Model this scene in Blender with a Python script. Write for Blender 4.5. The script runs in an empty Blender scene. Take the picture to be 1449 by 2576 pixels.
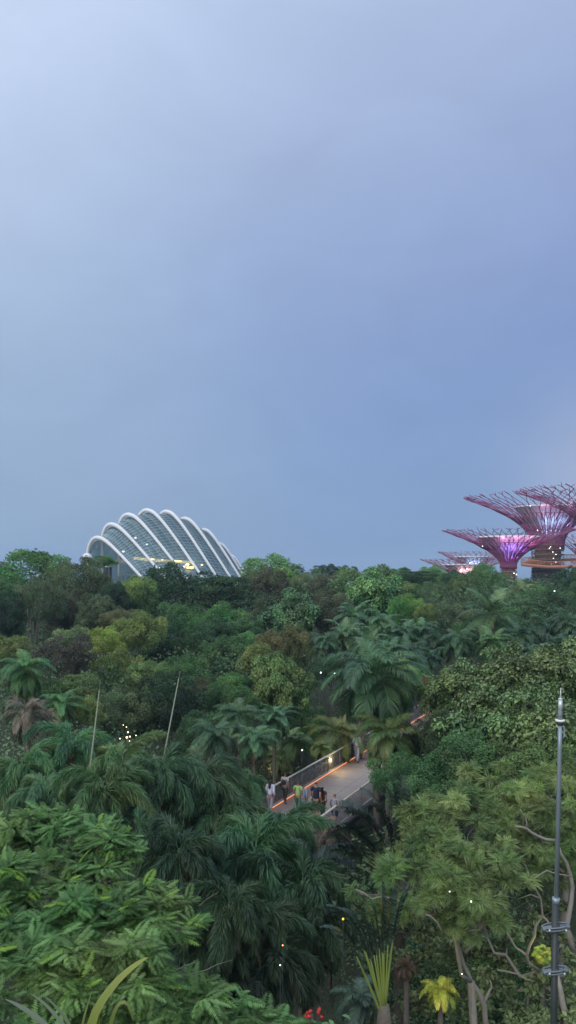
import bpy, math, numpy as np
from mathutils import Vector
C = bpy.context.scene.collection
R = math.radians
rng = np.random.default_rng(11)
CAMZ = 22.0
F, HX, HY = 2012.0, 724.5, 1428.0      # focal length and centre, in units of a 1449 x 2576 picture

def pt(dx, dy, D):
    return np.array([(dx-HX)/F*D, D, CAMZ-(dy-HY)/F*D])

# ------------------------------------------------------------------ scene, camera, light
sc = bpy.context.scene
cam = bpy.data.cameras.new('camera'); co = bpy.data.objects.new('camera', cam); C.objects.link(co)
co.location = (0, 0, CAMZ); co.rotation_euler = (R(90), 0, 0)
cam.sensor_fit = 'VERTICAL'; cam.sensor_height = 36; cam.lens = 36*F/2576
cam.shift_y = (HY-1288)/2576; cam.clip_end = 12000; cam.clip_start = .1
sc.camera = co
sc.view_settings.view_transform = 'Standard'; sc.view_settings.look = 'None'
sc.view_settings.exposure = 0.0; sc.view_settings.gamma = 1
cy = sc.cycles
cy.max_bounces = 5; cy.diffuse_bounces = 3; cy.glossy_bounces = 2; cy.transmission_bounces = 3
cy.transparent_max_bounces = 8; cy.volume_bounces = 0; cy.caustics_reflective = False; cy.caustics_refractive = False
try:
    cy.use_denoising = True
except Exception: pass

def lin(c):
    return tuple(((v/255+.055)/1.055)**2.4 if v/255 > .04045 else v/255/12.92 for v in c)

SUN_EL, SUN_AZ = 24, 215            # azimuth clockwise from +Y (north)
w = bpy.data.worlds.new('World'); sc.world = w; w.use_nodes = True
nt = w.node_tree; nt.nodes.clear()
def N(t, **k):
    n = nt.nodes.new(t)
    for a, b in k.items(): setattr(n, a, b)
    return n
out = N('ShaderNodeOutputWorld'); bg = N('ShaderNodeBackground'); bg2 = N('ShaderNodeBackground'); mx = N('ShaderNodeMixShader')
sky = N('ShaderNodeTexSky'); sky.sky_type = 'NISHITA'; sky.sun_disc = False
sky.sun_elevation = R(SUN_EL); sky.sun_rotation = R(SUN_AZ); sky.air_density = 1.4; sky.dust_density = 3
nt.links.new(sky.outputs[0], bg.inputs[0]); bg.inputs[1].default_value = .06
tc = N('ShaderNodeTexCoord')
nz = N('ShaderNodeTexNoise'); nz.inputs['Scale'].default_value = 1.6; nz.inputs['Detail'].default_value = 3; nz.inputs['Roughness'].default_value = .45
nt.links.new(tc.outputs['Generated'], nz.inputs['Vector'])
sub = N('ShaderNodeVectorMath', operation='SUBTRACT'); sub.inputs[1].default_value = (.5, .5, .5)
nt.links.new(nz.outputs['Color'], sub.inputs[0])
scl = N('ShaderNodeVectorMath', operation='SCALE'); scl.inputs['Scale'].default_value = .13
nt.links.new(sub.outputs[0], scl.inputs[0])
add = N('ShaderNodeVectorMath', operation='ADD')
nt.links.new(tc.outputs['Generated'], add.inputs[0]); nt.links.new(scl.outputs[0], add.inputs[1])
nrm = N('ShaderNodeVectorMath', operation='NORMALIZE'); nt.links.new(add.outputs[0], nrm.inputs[0]); add = nrm
# overcast cloud sheets: soft masses of cloud, each round its own direction, blended by nearness
def nm(op, a, b=None, c=None):
    n = N('ShaderNodeMath', operation=op)
    for k_, v in enumerate((a, b, c)):
        if v is None: continue
        if isinstance(v, (int, float)): n.inputs[k_].default_value = v
        else: nt.links.new(v, n.inputs[k_])
    return n.outputs[0]
clouds = [  # dx, dy, softness (deg), sRGB, weight
 (60, 40, 9, (224, 239, 264), 1), (724, 40, 9, (205, 224, 256), 1), (1350, 40, 9, (194, 211, 238), 1), (60, 450, 8, (196, 215, 244), 1), (400, 300, 8, (184, 203, 233), 1),
 (1480, 430, 9, (131, 149, 203), 1), (1080, 330, 7, (166, 184, 219), .8), (724, 400, 8, (174, 193, 225), 1), (250, 650, 8, (160, 184, 217), 1), (650, 680, 7, (150, 172, 214), .8), (900, 620, 8, (149, 167, 213), 1),
 (1300, 720, 9, (113, 142, 197), 1), (850, 950, 8, (113, 144, 198), 1), (100, 1000, 8, (153, 180, 214), 1), (420, 1120, 8, (150, 175, 209), 1), (1150, 1120, 8, (131, 164, 210), 1),
 (60, 1380, 7, (150, 175, 205), 1), (600, 1380, 6, (140, 166, 199), 1), (1050, 1380, 7, (137, 165, 202), 1), (1500, 1180, 3.4, (188, 197, 223), 1.6), (470, 950, 4, (153, 179, 216), .7), (700, 950, 4, (130, 158, 206), .8), (590, 1190, 4, (151, 177, 210), .7), (870, 1170, 4, (132, 163, 209), .8), (560, 640, 4, (146, 168, 213), .5), (380, 640, 4, (162, 186, 219), .5),
 (724, -7000, 14, (300, 312, 330), 1), (-3500, -200, 14, (205, 220, 242), 1), (4500, -200, 14, (160, 182, 218), 1)]
acc = None; wsum = None
for dx, dy, rad, col, st in clouds:
    d = Vector(((dx-HX)/F, 1, -(dy-HY)/F)).normalized()
    dot = N('ShaderNodeVectorMath', operation='DOT_PRODUCT'); dot.inputs[1].default_value = d
    nt.links.new(add.outputs[0], dot.inputs[0])
    k_ = 1/math.radians(rad)**2
    wgt = nm('MULTIPLY', nm('EXPONENT', nm('MULTIPLY_ADD', dot.outputs['Value'], k_, -k_)), st)
    sv = N('ShaderNodeVectorMath', operation='SCALE'); sv.inputs[0].default_value = lin(col); nt.links.new(wgt, sv.inputs['Scale'])
    if acc is None: acc, wsum = sv.outputs[0], wgt
    else:
        av = N('ShaderNodeVectorMath', operation='ADD'); nt.links.new(acc, av.inputs[0]); nt.links.new(sv.outputs[0], av.inputs[1]); acc = av.outputs[0]; wsum = nm('ADD', wsum, wgt)
bw_ = .0004; bv = N('ShaderNodeVectorMath', operation='ADD'); nt.links.new(acc, bv.inputs[0]); bv.inputs[1].default_value = tuple(v*bw_ for v in lin((215, 225, 240)))
# thin wisps
wn = N('ShaderNodeTexNoise'); wn.inputs['Scale'].default_value = 5; wn.inputs['Detail'].default_value = 6; wn.inputs['Distortion'].default_value = .8
wm = N('ShaderNodeMapping'); wm.inputs['Scale'].default_value = (1, 1, 2.2); wm.inputs['Rotation'].default_value = (.3, .5, .2); nt.links.new(tc.outputs['Generated'], wm.inputs[0]); nt.links.new(wm.outputs[0], wn.inputs['Vector'])
wf = N('ShaderNodeMapRange'); wf.inputs['From Min'].default_value = .3; wf.inputs['From Max'].default_value = .7; wf.inputs['To Min'].default_value = .965; wf.inputs['To Max'].default_value = 1.05; nt.links.new(wn.outputs['Fac'], wf.inputs['Value'])
fin = N('ShaderNodeVectorMath', operation='SCALE'); nt.links.new(bv.outputs[0], fin.inputs[0]); nt.links.new(nm('DIVIDE', wf.outputs[0], nm('ADD', wsum, bw_)), fin.inputs['Scale']); prev = fin.outputs[0]
nt.links.new(prev, bg2.inputs[0]); bg2.inputs[1].default_value = 1.0
mx.inputs[0].default_value = .93
nt.links.new(bg.outputs[0], mx.inputs[1]); nt.links.new(bg2.outputs[0], mx.inputs[2]); nt.links.new(mx.outputs[0], out.inputs[0])
sl = bpy.data.lights.new('sun', 'SUN'); so = bpy.data.objects.new('sun', sl); C.objects.link(so)
sl.energy = 1.4; sl.angle = R(35); sl.color = (1, .95, .86)
sd = Vector((math.sin(R(SUN_AZ))*math.cos(R(SUN_EL)), math.cos(R(SUN_AZ))*math.cos(R(SUN_EL)), math.sin(R(SUN_EL))))
so.rotation_euler = sd.to_track_quat('Z', 'Y').to_euler(); so.location = (0, 0, 80)

# ------------------------------------------------------------------ materials
MATS = {}
def mat(name, col, rough=.6, metal=0, spec=.5, emit=None, es=0, noise=0, nscale=3.0, bump=0):
    if name in MATS: return MATS[name]
    m = bpy.data.materials.new(name); m.use_nodes = True; t = m.node_tree
    b = t.nodes['Principled BSDF']
    b.inputs['Base Color'].default_value = (*col, 1); b.inputs['Roughness'].default_value = rough
    b.inputs['Metallic'].default_value = metal; b.inputs['Specular IOR Level'].default_value = spec
    if emit: b.inputs['Emission Color'].default_value = (*emit, 1); b.inputs['Emission Strength'].default_value = es
    if noise or bump:
        c = t.nodes.new('ShaderNodeTexCoord'); n = t.nodes.new('ShaderNodeTexNoise'); n.inputs['Scale'].default_value = nscale; n.inputs['Detail'].default_value = 5
        t.links.new(c.outputs['Object'], n.inputs['Vector'])
        r = t.nodes.new('ShaderNodeMapRange'); r.inputs['To Min'].default_value = 1-noise; r.inputs['To Max'].default_value = 1+noise
        t.links.new(n.outputs['Fac'], r.inputs['Value'])
        mm = t.nodes.new('ShaderNodeVectorMath'); mm.operation = 'SCALE'; mm.inputs[0].default_value = col
        t.links.new(r.outputs[0], mm.inputs['Scale']); t.links.new(mm.outputs[0], b.inputs['Base Color'])
        if bump:
            bp = t.nodes.new('ShaderNodeBump'); bp.inputs['Strength'].default_value = bump; bp.inputs['Distance'].default_value = .1
            t.links.new(n.outputs['Fac'], bp.inputs['Height']); t.links.new(bp.outputs[0], b.inputs['Normal'])
    MATS[name] = m; return m

def leafmat(name, spec=.35, rough=.5, trans=.28, tip=None):
    """foliage: the object's own colour, varied by leaf and by sprig"""
    m = bpy.data.materials.new(name); m.use_nodes = True; t = m.node_tree
    b = t.nodes['Principled BSDF']; o = t.nodes['Material Output']
    oi = t.nodes.new('ShaderNodeObjectInfo'); at = t.nodes.new('ShaderNodeAttribute'); at.attribute_name = 'var'
    r = t.nodes.new('ShaderNodeMapRange'); r.inputs['To Min'].default_value = .25; r.inputs['To Max'].default_value = 1.95
    t.links.new(at.outputs['Fac'], r.inputs['Value'])
    s = t.nodes.new('ShaderNodeVectorMath'); s.operation = 'SCALE'
    t.links.new(oi.outputs['Color'], s.inputs[0]); t.links.new(r.outputs[0], s.inputs['Scale'])
    # slow drift of hue through a crown
    tc = t.nodes.new('ShaderNodeTexCoord'); n = t.nodes.new('ShaderNodeTexNoise'); n.inputs['Scale'].default_value = .45; n.inputs['Detail'].default_value = 2
    t.links.new(tc.outputs['Object'], n.inputs['Vector'])
    hs = t.nodes.new('ShaderNodeHueSaturation')
    hr = t.nodes.new('ShaderNodeMapRange'); hr.inputs['To Min'].default_value = .445; hr.inputs['To Max'].default_value = .555; hr.inputs['From Min'].default_value = .25; hr.inputs['From Max'].default_value = .75
    vr = t.nodes.new('ShaderNodeMapRange'); vr.inputs['From Min'].default_value = .3; vr.inputs['From Max'].default_value = .7; vr.inputs['To Min'].default_value = 1.3; vr.inputs['To Max'].default_value = .75; t.links.new(n.outputs['Fac'], vr.inputs['Value']); t.links.new(vr.outputs[0], hs.inputs['Value'])
    hs.inputs['Saturation'].default_value = .9
    t.links.new(n.outputs['Fac'], hr.inputs['Value']); t.links.new(hr.outputs[0], hs.inputs['Hue'])
    t.links.new(s.outputs[0], hs.inputs['Color'])
    col = hs.outputs[0]
    if tip:
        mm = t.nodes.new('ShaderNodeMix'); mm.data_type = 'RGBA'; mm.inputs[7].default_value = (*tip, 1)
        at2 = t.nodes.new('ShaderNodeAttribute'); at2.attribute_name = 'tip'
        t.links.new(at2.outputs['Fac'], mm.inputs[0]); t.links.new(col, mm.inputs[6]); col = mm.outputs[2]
    t.links.new(col, b.inputs['Base Color']); b.inputs['Roughness'].default_value = rough; b.inputs['Specular IOR Level'].default_value = spec
    tr = t.nodes.new('ShaderNodeBsdfTranslucent'); t.links.new(col, tr.inputs['Color'])
    x = t.nodes.new('ShaderNodeMixShader'); x.inputs[0].default_value = trans
    t.links.new(b.outputs[0], x.inputs[1]); t.links.new(tr.outputs[0], x.inputs[2]); t.links.new(x.outputs[0], o.inputs[0])
    MATS[name] = m; return m

LEAF = leafmat('foliage'); GLOSS = leafmat('glossy_foliage', spec=.6, rough=.38, trans=.2)
PALM = leafmat('palm_foliage', spec=.45, rough=.42, trans=.25)
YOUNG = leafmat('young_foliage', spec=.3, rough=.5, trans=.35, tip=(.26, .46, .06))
BARK = mat('bark', (.12, .105, .085), .85, noise=.4, nscale=6, bump=.6)
PALE_BARK = mat('pale_bark', (.23, .21, .18), .8, noise=.3, nscale=5, bump=.4)

# ------------------------------------------------------------------ mesh helpers
def mesh(name, V, Fc, var=None, tip=None, smooth=False):
    V = np.asarray(V, dtype=np.float32).reshape(-1, 3); Fc = np.asarray(Fc, dtype=np.int32)
    me = bpy.data.meshes.new(name); k = Fc.shape[1]
    me.vertices.add(len(V)); me.vertices.foreach_set('co', V.ravel())
    me.loops.add(Fc.size); me.loops.foreach_set('vertex_index', Fc.ravel())
    me.polygons.add(len(Fc)); me.polygons.foreach_set('loop_start', np.arange(0, Fc.size, k, dtype=np.int32))
    if smooth: me.polygons.foreach_set('use_smooth', np.ones(len(Fc), dtype=bool))
    for nm, a in (('var', var), ('tip', tip)):
        if a is not None:
            at = me.attributes.new(nm, 'FLOAT', 'POINT'); at.data.foreach_set('value', np.asarray(a, dtype=np.float32))
    me.update(calc_edges=True); me.validate()
    return me

def link(name, me, m=None, parent=None, loc=(0, 0, 0), scale=(1, 1, 1), rz=0, color=None):
    o = bpy.data.objects.new(name, me); C.objects.link(o)
    if m is not None and me is not None and not me.materials: me.materials.append(m)
    o.location = loc; o.scale = scale; o.rotation_euler = (0, 0, rz); o.parent = parent
    if color: o.color = (*color, 1)
    return o

def tag(o, label=None, cat=None, group=None, kind=None):
    if label: o['label'] = label
    if cat: o['category'] = cat
    if group: o['group'] = group
    if kind: o['kind'] = kind
    return o

def empty(name, loc, label, cat, group=None, rz=0):
    o = bpy.data.objects.new(name, None); C.objects.link(o); o.location = loc; o.rotation_euler = (0, 0, rz); o.empty_display_size = .3
    return tag(o, label, cat, group)

def unit(a): return a/np.maximum(np.linalg.norm(a, axis=-1, keepdims=True), 1e-9)

def scatter(T, TF, P, Y, Z, s, W=None):
    """copies of template T at P with long axis Y, normal near Z"""
    Y = unit(Y); X = unit(np.cross(Y, Z)); Z = np.cross(X, Y)
    s = np.broadcast_to(np.asarray(s, float), (len(P),))[:, None, None]
    V = P[:, None, :] + s*(T[None, :, 0:1]*X[:, None, :]+T[None, :, 1:2]*Y[:, None, :]+T[None, :, 2:3]*Z[:, None, :])
    n = len(T); Fc = (TF[None]+(np.arange(len(P))*n)[:, None, None]).reshape(-1, TF.shape[1])
    return V.reshape(-1, 3), Fc

def tube(path, rad, n=6, caps=True):
    """triangulated tapered tube"""
    P = np.asarray(path, float); k = len(P); rad = np.broadcast_to(np.asarray(rad, float), (k,))
    T = unit(np.gradient(P, axis=0)); up = np.array([0, 0, 1.]) if abs(T[0][2]) < .9 else np.array([1., 0, 0])
    V = []
    for i in range(k):
        a = unit(np.cross(T[i], up)); b = np.cross(T[i], a)
        an = np.arange(n)*2*math.pi/n
        V.append(P[i]+rad[i]*(np.cos(an)[:, None]*a+np.sin(an)[:, None]*b))
        up = -b if abs(np.dot(-b, T[i])) < .9 else up
    V = np.concatenate(V); Fc = []
    for i in range(k-1):
        for j in range(n):
            a, b = i*n+j, i*n+(j+1) % n
            Fc += [(a, b, b+n), (a, b+n, a+n)]
    if caps:
        for j in range(1, n-1): Fc += [(0, j+1, j), ((k-1)*n, (k-1)*n+j, (k-1)*n+j+1)]
    return V, np.array(Fc)

class MB:
    def __init__(s): s.V = []; s.F = []; s.n = 0; s.v = []; s.t = []
    def add(s, V, Fc, var=None, tip=None):
        V = np.asarray(V, float).reshape(-1, 3); Fc = np.asarray(Fc)
        s.V.append(V); s.F.append(Fc+s.n); s.n += len(V)
        s.v.append(np.full(len(V), .5) if var is None else np.broadcast_to(var, (len(V),)))
        s.t.append(np.zeros(len(V)) if tip is None else np.broadcast_to(tip, (len(V),))); return s
    def tube(s, p, r, n=6, **k): return s.add(*tube(p, r, n), **k)
    def box(s, c, d, rz=0):
        x, y, z = np.array(d)/2
        V = np.array([(a, b, e) for a in (-x, x) for b in (-y, y) for e in (-z, z)])
        cs, sn = math.cos(rz), math.sin(rz); V = np.stack([V[:, 0]*cs-V[:, 1]*sn, V[:, 0]*sn+V[:, 1]*cs, V[:, 2]], 1)+np.array(c)
        q = [(0, 1, 3, 2), (4, 6, 7, 5), (0, 4, 5, 1), (2, 3, 7, 6), (0, 2, 6, 4), (1, 5, 7, 3)]
        return s.add(V, [t for a, b, c_, d_ in q for t in ((a, b, c_), (a, c_, d_))])
    def lathe(s, prof, n=24, c=(0, 0, 0), z0=None):
        V = []; Fc = []
        for r, z in prof:
            an = np.arange(n)*2*math.pi/n
            V.append(np.stack([r*np.cos(an), r*np.sin(an), np.full(n, z)], 1))
        V = np.concatenate(V)+np.array(c)
        for i in range(len(prof)-1):
            for j in range(n):
                a, b = i*n+j, i*n+(j+1) % n; Fc += [(a, b, b+n), (a, b+n, a+n)]
        return s.add(V, Fc)
    def me(s, name, smooth=False):
        return mesh(name, np.concatenate(s.V), np.concatenate(s.F), np.concatenate(s.v), np.concatenate(s.t), smooth)

# leaf templates: long axis Y
T_LEAF = np.array([(0, 0, 0), (.3, .45, .07), (0, 1, -.12), (-.3, .45, .07)]); F_LEAF = np.array([(0, 1, 2), (0, 2, 3)])
T_BIG = np.array([(0, 0, 0), (.24, .3, .06), (.26, .65, .0), (0, 1.0, -.3), (-.26, .65, .0), (-.24, .3, .06), (0, .5, -.04)])
F_BIG = np.array([(0, 1, 6), (1, 2, 6), (2, 3, 6), (3, 4, 6), (4, 5, 6), (5, 0, 6)])
def sprig(n, l, wd, seed):
    r = np.random.default_rng(seed); mb = MB()
    P = np.zeros((n, 3)); P[:, 1] = r.uniform(0, .5, n); P[:, 0] = r.uniform(-.15, .15, n); P[:, 2] = r.uniform(-.1, .1, n)
    Y = r.normal(size=(n, 3))*[.8, .5, .35]+[0, .5, 0]; Z = r.normal(size=(n, 3))*.4+[0, 0, 1]
    T = T_LEAF*[wd, 1, 1]
    return scatter(T, F_LEAF, P, Y, Z, l)
T_SPR, F_SPR = sprig(4, .62, .8, 5)
def pinnate(n, wd, droop, pl, fold=1.4, fwd=.42, sag=.25):
    """a feathery compound leaf: paired narrow leaflets along a bending stalk"""
    P, Y, Z, s = [], [], [], []
    for i in range(n):
        t = (i+.6)/n; z = -droop*t*t
        ln = pl*math.sin(math.pi*min(1, .18+.8*t))**.7
        for sd_ in (-1, 1):
            P.append((0, t, z)); Y.append((sd_, fwd, -sag)); Z.append((sd_*.2, 0, 1)); s.append(ln)
    T = T_LEAF*[wd, 1, fold]
    return scatter(T, F_LEAF, np.array(P), np.array(Y), np.array(Z), np.array(s))
T_PIN, F_PIN = pinnate(15, .38, .34, .34, .6, .5, .42)
T_PIN = T_PIN+np.random.default_rng(3).normal(size=T_PIN.shape)*[.006, .008, .008]
T_PIN2, F_PIN2 = pinnate(10, .42, .3, .25)

TEMPL = {'leaf': (T_LEAF, F_LEAF), 'sprig': (T_SPR, F_SPR), 'big': (T_BIG, F_BIG), 'pin': (T_PIN, F_PIN), 'pin2': (T_PIN2, F_PIN2)}

def clump_leaves(mb, Cc, rc, cdir, N_, size, templ, r, flat=1.0, upb=.5, droop=.2, horiz=0.0, tips=0.0):
    """N_ leaves spread over the outside of clumps at Cc with radii rc"""
    T, TF = TEMPL[templ]; M = len(Cc)
    pr = rc**2; idx = r.choice(M, N_, p=pr/pr.sum())
    n = unit(unit(r.normal(size=(N_, 3)))+.55*cdir[idx]+np.array([0, 0, .3]))
    rad = rc[idx]*r.uniform(.35, 1.08, N_)**.6
    P = Cc[idx]+n*rad[:, None]*[1, 1, flat]
    Zn = unit(n+np.array([0, 0, upb])+r.normal(size=(N_, 3))*.35*(1-horiz))
    Yd = unit(n*(.6+horiz)+r.normal(size=(N_, 3))*.8-np.array([0, 0, droop]))
    if horiz: Zn = unit(Zn*(1-horiz)+np.array([0, 0, 1.0])*horiz); Yd = Yd*[1, 1, 1-horiz*.85]
    V, Fc = scatter(T, TF, P, Yd, Zn, size*r.uniform(.6, 1.3, N_))
    cv = r.uniform(0, 1, M)
    var = np.clip(.45*cv[idx]+.55*r.uniform(0, 1, N_), 0, 1)
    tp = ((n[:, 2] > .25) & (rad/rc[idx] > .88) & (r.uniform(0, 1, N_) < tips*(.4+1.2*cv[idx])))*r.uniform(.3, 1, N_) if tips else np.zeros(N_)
    k = len(T); mb.add(V, Fc, np.repeat(var, k), np.repeat(tp, k))

def crown(name, seed, M=70, N_=20000, size=.055, templ='leaf', rcl=(.2, .36), lumps=.18, low=-.55, top=0.0, droop=.2, flat=1.0, layers=0, horiz=0):
    r = np.random.default_rng(seed)
    z = np.linspace(1, low, M)+r.uniform(-.05, .05, M); z = np.clip(z, -1, 1); ph = np.arange(M)*2.39996+r.uniform(0, .8, M)
    q = np.sqrt(1-z*z); d = np.stack([q*np.cos(ph), q*np.sin(ph), z], 1)
    rf = r.uniform(.5, .95, M)
    g = unit(r.normal(size=(5, 3)))        # broad lobes
    rf *= 1+lumps*(np.max(d@g.T, axis=1)-.5)
    Cc = d*rf[:, None]
    if top: Cc[:, :2] *= (1-top*np.clip(Cc[:, 2:3]*.5+.5, 0, 1))
    rc = r.uniform(*rcl, M)*(1-.35*top*(z > .3))
    if layers: Cc[:, 2] = np.round(Cc[:, 2]*layers)/layers+r.normal(size=M)*.02
    mb = MB(); clump_leaves(mb, Cc, rc, d, N_, size, templ, r, flat=flat, droop=droop, horiz=horiz)
    # inner leaves
    Ci = unit(r.normal(size=(14, 3)))*.38; clump_leaves(mb, Ci, np.full(14, .35), unit(Ci), N_//8, size*1.25, templ, r)
    return mb.me(name)

CROWNS = {
 'round': [crown('round_crown', s, 62, 20000, .058, 'leaf', (.13, .33), .35, low=-.8) for s in (1, 2, 3)],
 'lumpy': [crown('lumpy_crown', s, 36, 7500, .085, 'sprig', (.17, .38), .5, low=-.8) for s in (4, 5, 6)],
 'fine': [crown('fine_crown', s, 90, 24000, .046, 'leaf', (.09, .27), .4, low=-.85) for s in (7, 8, 11)],
 'glossy': [crown('glossy_crown', s, 70, 11000, .09, 'big', (.11, .30), .45, low=-.8, droop=.6) for s in (9, 10)],
 'layered': [crown('layered_crown', s, 70, 7500, .085, 'sprig', (.16, .34), .4, layers=4, flat=.35, horiz=.5) for s in (12, 13)],
 'airy': [crown('airy_crown', s, 60, 15000, .04, 'leaf', (.10, .24), .5, droop=.9) for s in (14, 15)],
 'cone': [crown('cone_crown', s, 70, 13000, .06, 'leaf', (.16, .3), .2, low=-.9, top=.85) for s in (16,)],
 'weep': [crown('weeping_crown', s, 50, 14000, .09, 'leaf', (.14, .32), .4, low=-.9, droop=2.2) for s in (17,)],
}
def trunk_mesh(seed, limbs=7, r0=.05):
    r = np.random.default_rng(seed); mb = MB()
    mb.tube([(0, 0, -1), (.01, 0, -.6), (-.01, .01, -.3), (0, 0, 0)], [r0*1.3, r0, r0*.9, r0*.8], 8)
    return mb.me('trunk', True)
def limb_mesh(seed, n=9):
    r = np.random.default_rng(seed); mb = MB()
    for i in range(n):
        a = i*2.4+r.uniform(0, .5); e = r.uniform(.2, 1.2); L = r.uniform(.6, .9); p = [np.zeros(3)+[0, 0, -.55]]
        d = np.array([math.cos(a)*math.cos(e), math.sin(a)*math.cos(e), math.sin(e)+.35])
        for k in range(1, 6):
            p.append(p[-1]+d*L/4*1.0+r.normal(size=3)*.035)
        mb.tube(p, np.linspace(.035, .008, 6), 5)
    return mb.me('limbs', True)
TRUNK = trunk_mesh(1); LIMBS = [limb_mesh(s) for s in (2, 3)]
TRUNK_P = trunk_mesh(1); LIMBS_P = [limb_mesh(s) for s in (5, 6)]

COL_ = {
 'dark': (.020, .052, .030), 'vdark': (.014, .036, .026), 'green': (.042, .105, .040), 'fresh': (.052, .115, .042), 'mid': (.034, .082, .04),
 'olive': (.078, .10, .042), 'yellow': (.082, .108, .044), 'grey': (.07, .095, .06), 'brown': (.058, .058, .05), 'greyd': (.045, .066, .045),
 'teal': (.022, .052, .038), 'tealg': (.036, .078, .05), 'orange': (.072, .068, .042), 'tan': (.075, .078, .045), 'dullg': (.055, .09, .04),
 'purple': (.045, .042, .048), 'bright': (.07, .15, .045),
}
GR = np.array([1.85, 2.08, 1.22])
COL = {k: tuple(np.array(c)*GR) for k, c in COL_.items()}
TREE_NAME = {'round': 'broadleaf_tree', 'lumpy': 'broadleaf_tree', 'fine': 'fine_leaved_tree', 'glossy': 'large_leaved_tree', 'layered': 'layered_tree',
             'airy': 'airy_tree', 'cone': 'conical_tree', 'weep': 'weeping_tree'}
def tree(dx, dy, D, wpx, kind, col, label, hz=.85, pale=False, i=0):
    Rr = wpx/2/F*D*1.2; rz = Rr*hz; top = pt(dx, dy, D); zc = top[2]-rz*.98
    ck = CROWNS[kind]; c = ck[int(abs(dx*7+dy*3)) % len(ck)]
    gz = min(ground(top[0], D), zc-2.5*rz if zc > 2.5*rz else 0)
    e = empty(TREE_NAME[kind], (top[0], D, gz), label, 'tree', None, rz=(dx*1.7+dy) % 6.28); zc = zc-gz
    c_ = np.array(COL[col] if isinstance(col, str) else np.array(col)*GR)*(1+.12*math.sin(dx+dy))
    link('crown', c, GLOSS if kind == 'glossy' else LEAF, e, (0, 0, zc), (Rr, Rr, rz), color=tuple(c_))
    link('trunk', TRUNK_P if pale else TRUNK, PALE_BARK if pale else BARK, e, (0, 0, zc), (Rr*(.8 if pale else 1), Rr*(.8 if pale else 1), zc))
    link('limb', (LIMBS_P if pale else LIMBS)[int(dx) % 2], PALE_BARK if pale else BARK, e, (0, 0, zc), (Rr, Rr, rz))
    return e

# ------------------------------------------------------------------ palms
def strips(P, d, nrm, L, wd, g, segs=2):
    """drooping narrow leaflets"""
    n = len(P); L = np.broadcast_to(L, (n,))[:, None]; d = unit(d)
    s = unit(np.cross(d, nrm))*wd
    p0 = P; d1 = unit(d+np.array([0, 0, -g*.5])); p1 = p0+d*L*.4; p2 = p1+d1*L*.32; d2 = unit(d1+np.array([0, 0, -g])); p3 = p2+d2*L*.28
    V = np.stack([p0-s*.5, p0+s*.5, p1-s, p1+s, p2-s*.8, p2+s*.8, p3], 1).reshape(-1, 3)
    T = np.array([(0, 1, 3), (0, 3, 2), (2, 3, 5), (2, 5, 4), (4, 5, 6)])
    return V, (T[None]+(np.arange(n)*7)[:, None, None]).reshape(-1, 3)

def rachis(az, a0, L, bend, k=12, twist=0):
    p = [np.zeros(3)]; t = np.linspace(0, 1, k)
    for i in range(1, k):
        a = a0-bend*(t[i]**1.3); az_ = az+twist*t[i]
        p.append(p[-1]+L/(k-1)*np.array([math.cos(az_)*math.cos(a), math.sin(az_)*math.cos(a), math.sin(a)]))
    return np.array(p)
def along(p, t):
    x = t*(len(p)-1); i = np.minimum(x.astype(int), len(p)-2); f = (x-i)[:, None]
    return p[i]*(1-f)+p[i+1]*f, unit(p[i+1]-p[i])

def palm_crown(name, seed, kind, n=14, L=3.2, a_lo=-.25, a_hi=1.3, bend=1.5, nl=130, ll=.6, wd=.022, g=.6):
    r = np.random.default_rng(seed); mb = MB()
    for i in range(n):
        az = i*2.39996+r.uniform(-.3, .3); f = (i+.5)/n; a0 = a_lo+(a_hi-a_lo)*f**.8; Lf = L*r.uniform(.68, 1.12)
        p = rachis(az, a0, Lf, bend*r.uniform(.6, 1.35), twist=r.uniform(-.4, .4))
        fv = r.uniform(.1, .9)
        mb.tube(p, np.linspace(.035, .006, len(p))*L/3, 4, var=.7)
        if kind == 'fluffy':
            t = r.uniform(.16, 1, nl*2); P, T = along(p, t); ph = r.uniform(0, 2*math.pi, nl*2)
            up = np.array([0, 0, 1.]); s = unit(np.cross(T, up)); u = np.cross(s, T)
            rad = np.cos(ph)[:, None]*s+np.sin(ph)[:, None]*u*.9
            d = rad*.62+T*.85+r.normal(size=P.shape)*.12; ln = ll*(.55+.6*np.sin(math.pi*np.clip(t*.9+.05, 0, 1)))*r.uniform(.7, 1.15, len(t))
            V, Fc = strips(P, d, r.normal(size=P.shape), ln, wd, g)
        else:
            t = np.linspace(.14, 1, nl//2); t = np.concatenate([t, t]); sg = np.repeat([1, -1], nl//2); P, T = along(p, t)
            up = np.array([0, 0, 1.]); s = unit(np.cross(T, up)); u = np.cross(s, T)
            d = s*sg[:, None]*(1.05-.45*t[:, None])+T*(.35+.7*t[:, None])+u*.25+r.normal(size=P.shape)*.07
            ln = ll*np.sin(math.pi*np.clip(.14+t*.82, 0, 1))**.6*r.uniform(.85, 1.1, len(t))
            V, Fc = strips(P, d, u+r.normal(size=P.shape)*.15, ln, wd, g)
        mb.add(V, Fc, np.repeat(np.clip(.5*fv+.5*r.uniform(0, 1, len(t)), 0, 1), 7))
    return mb.me(name)

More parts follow.
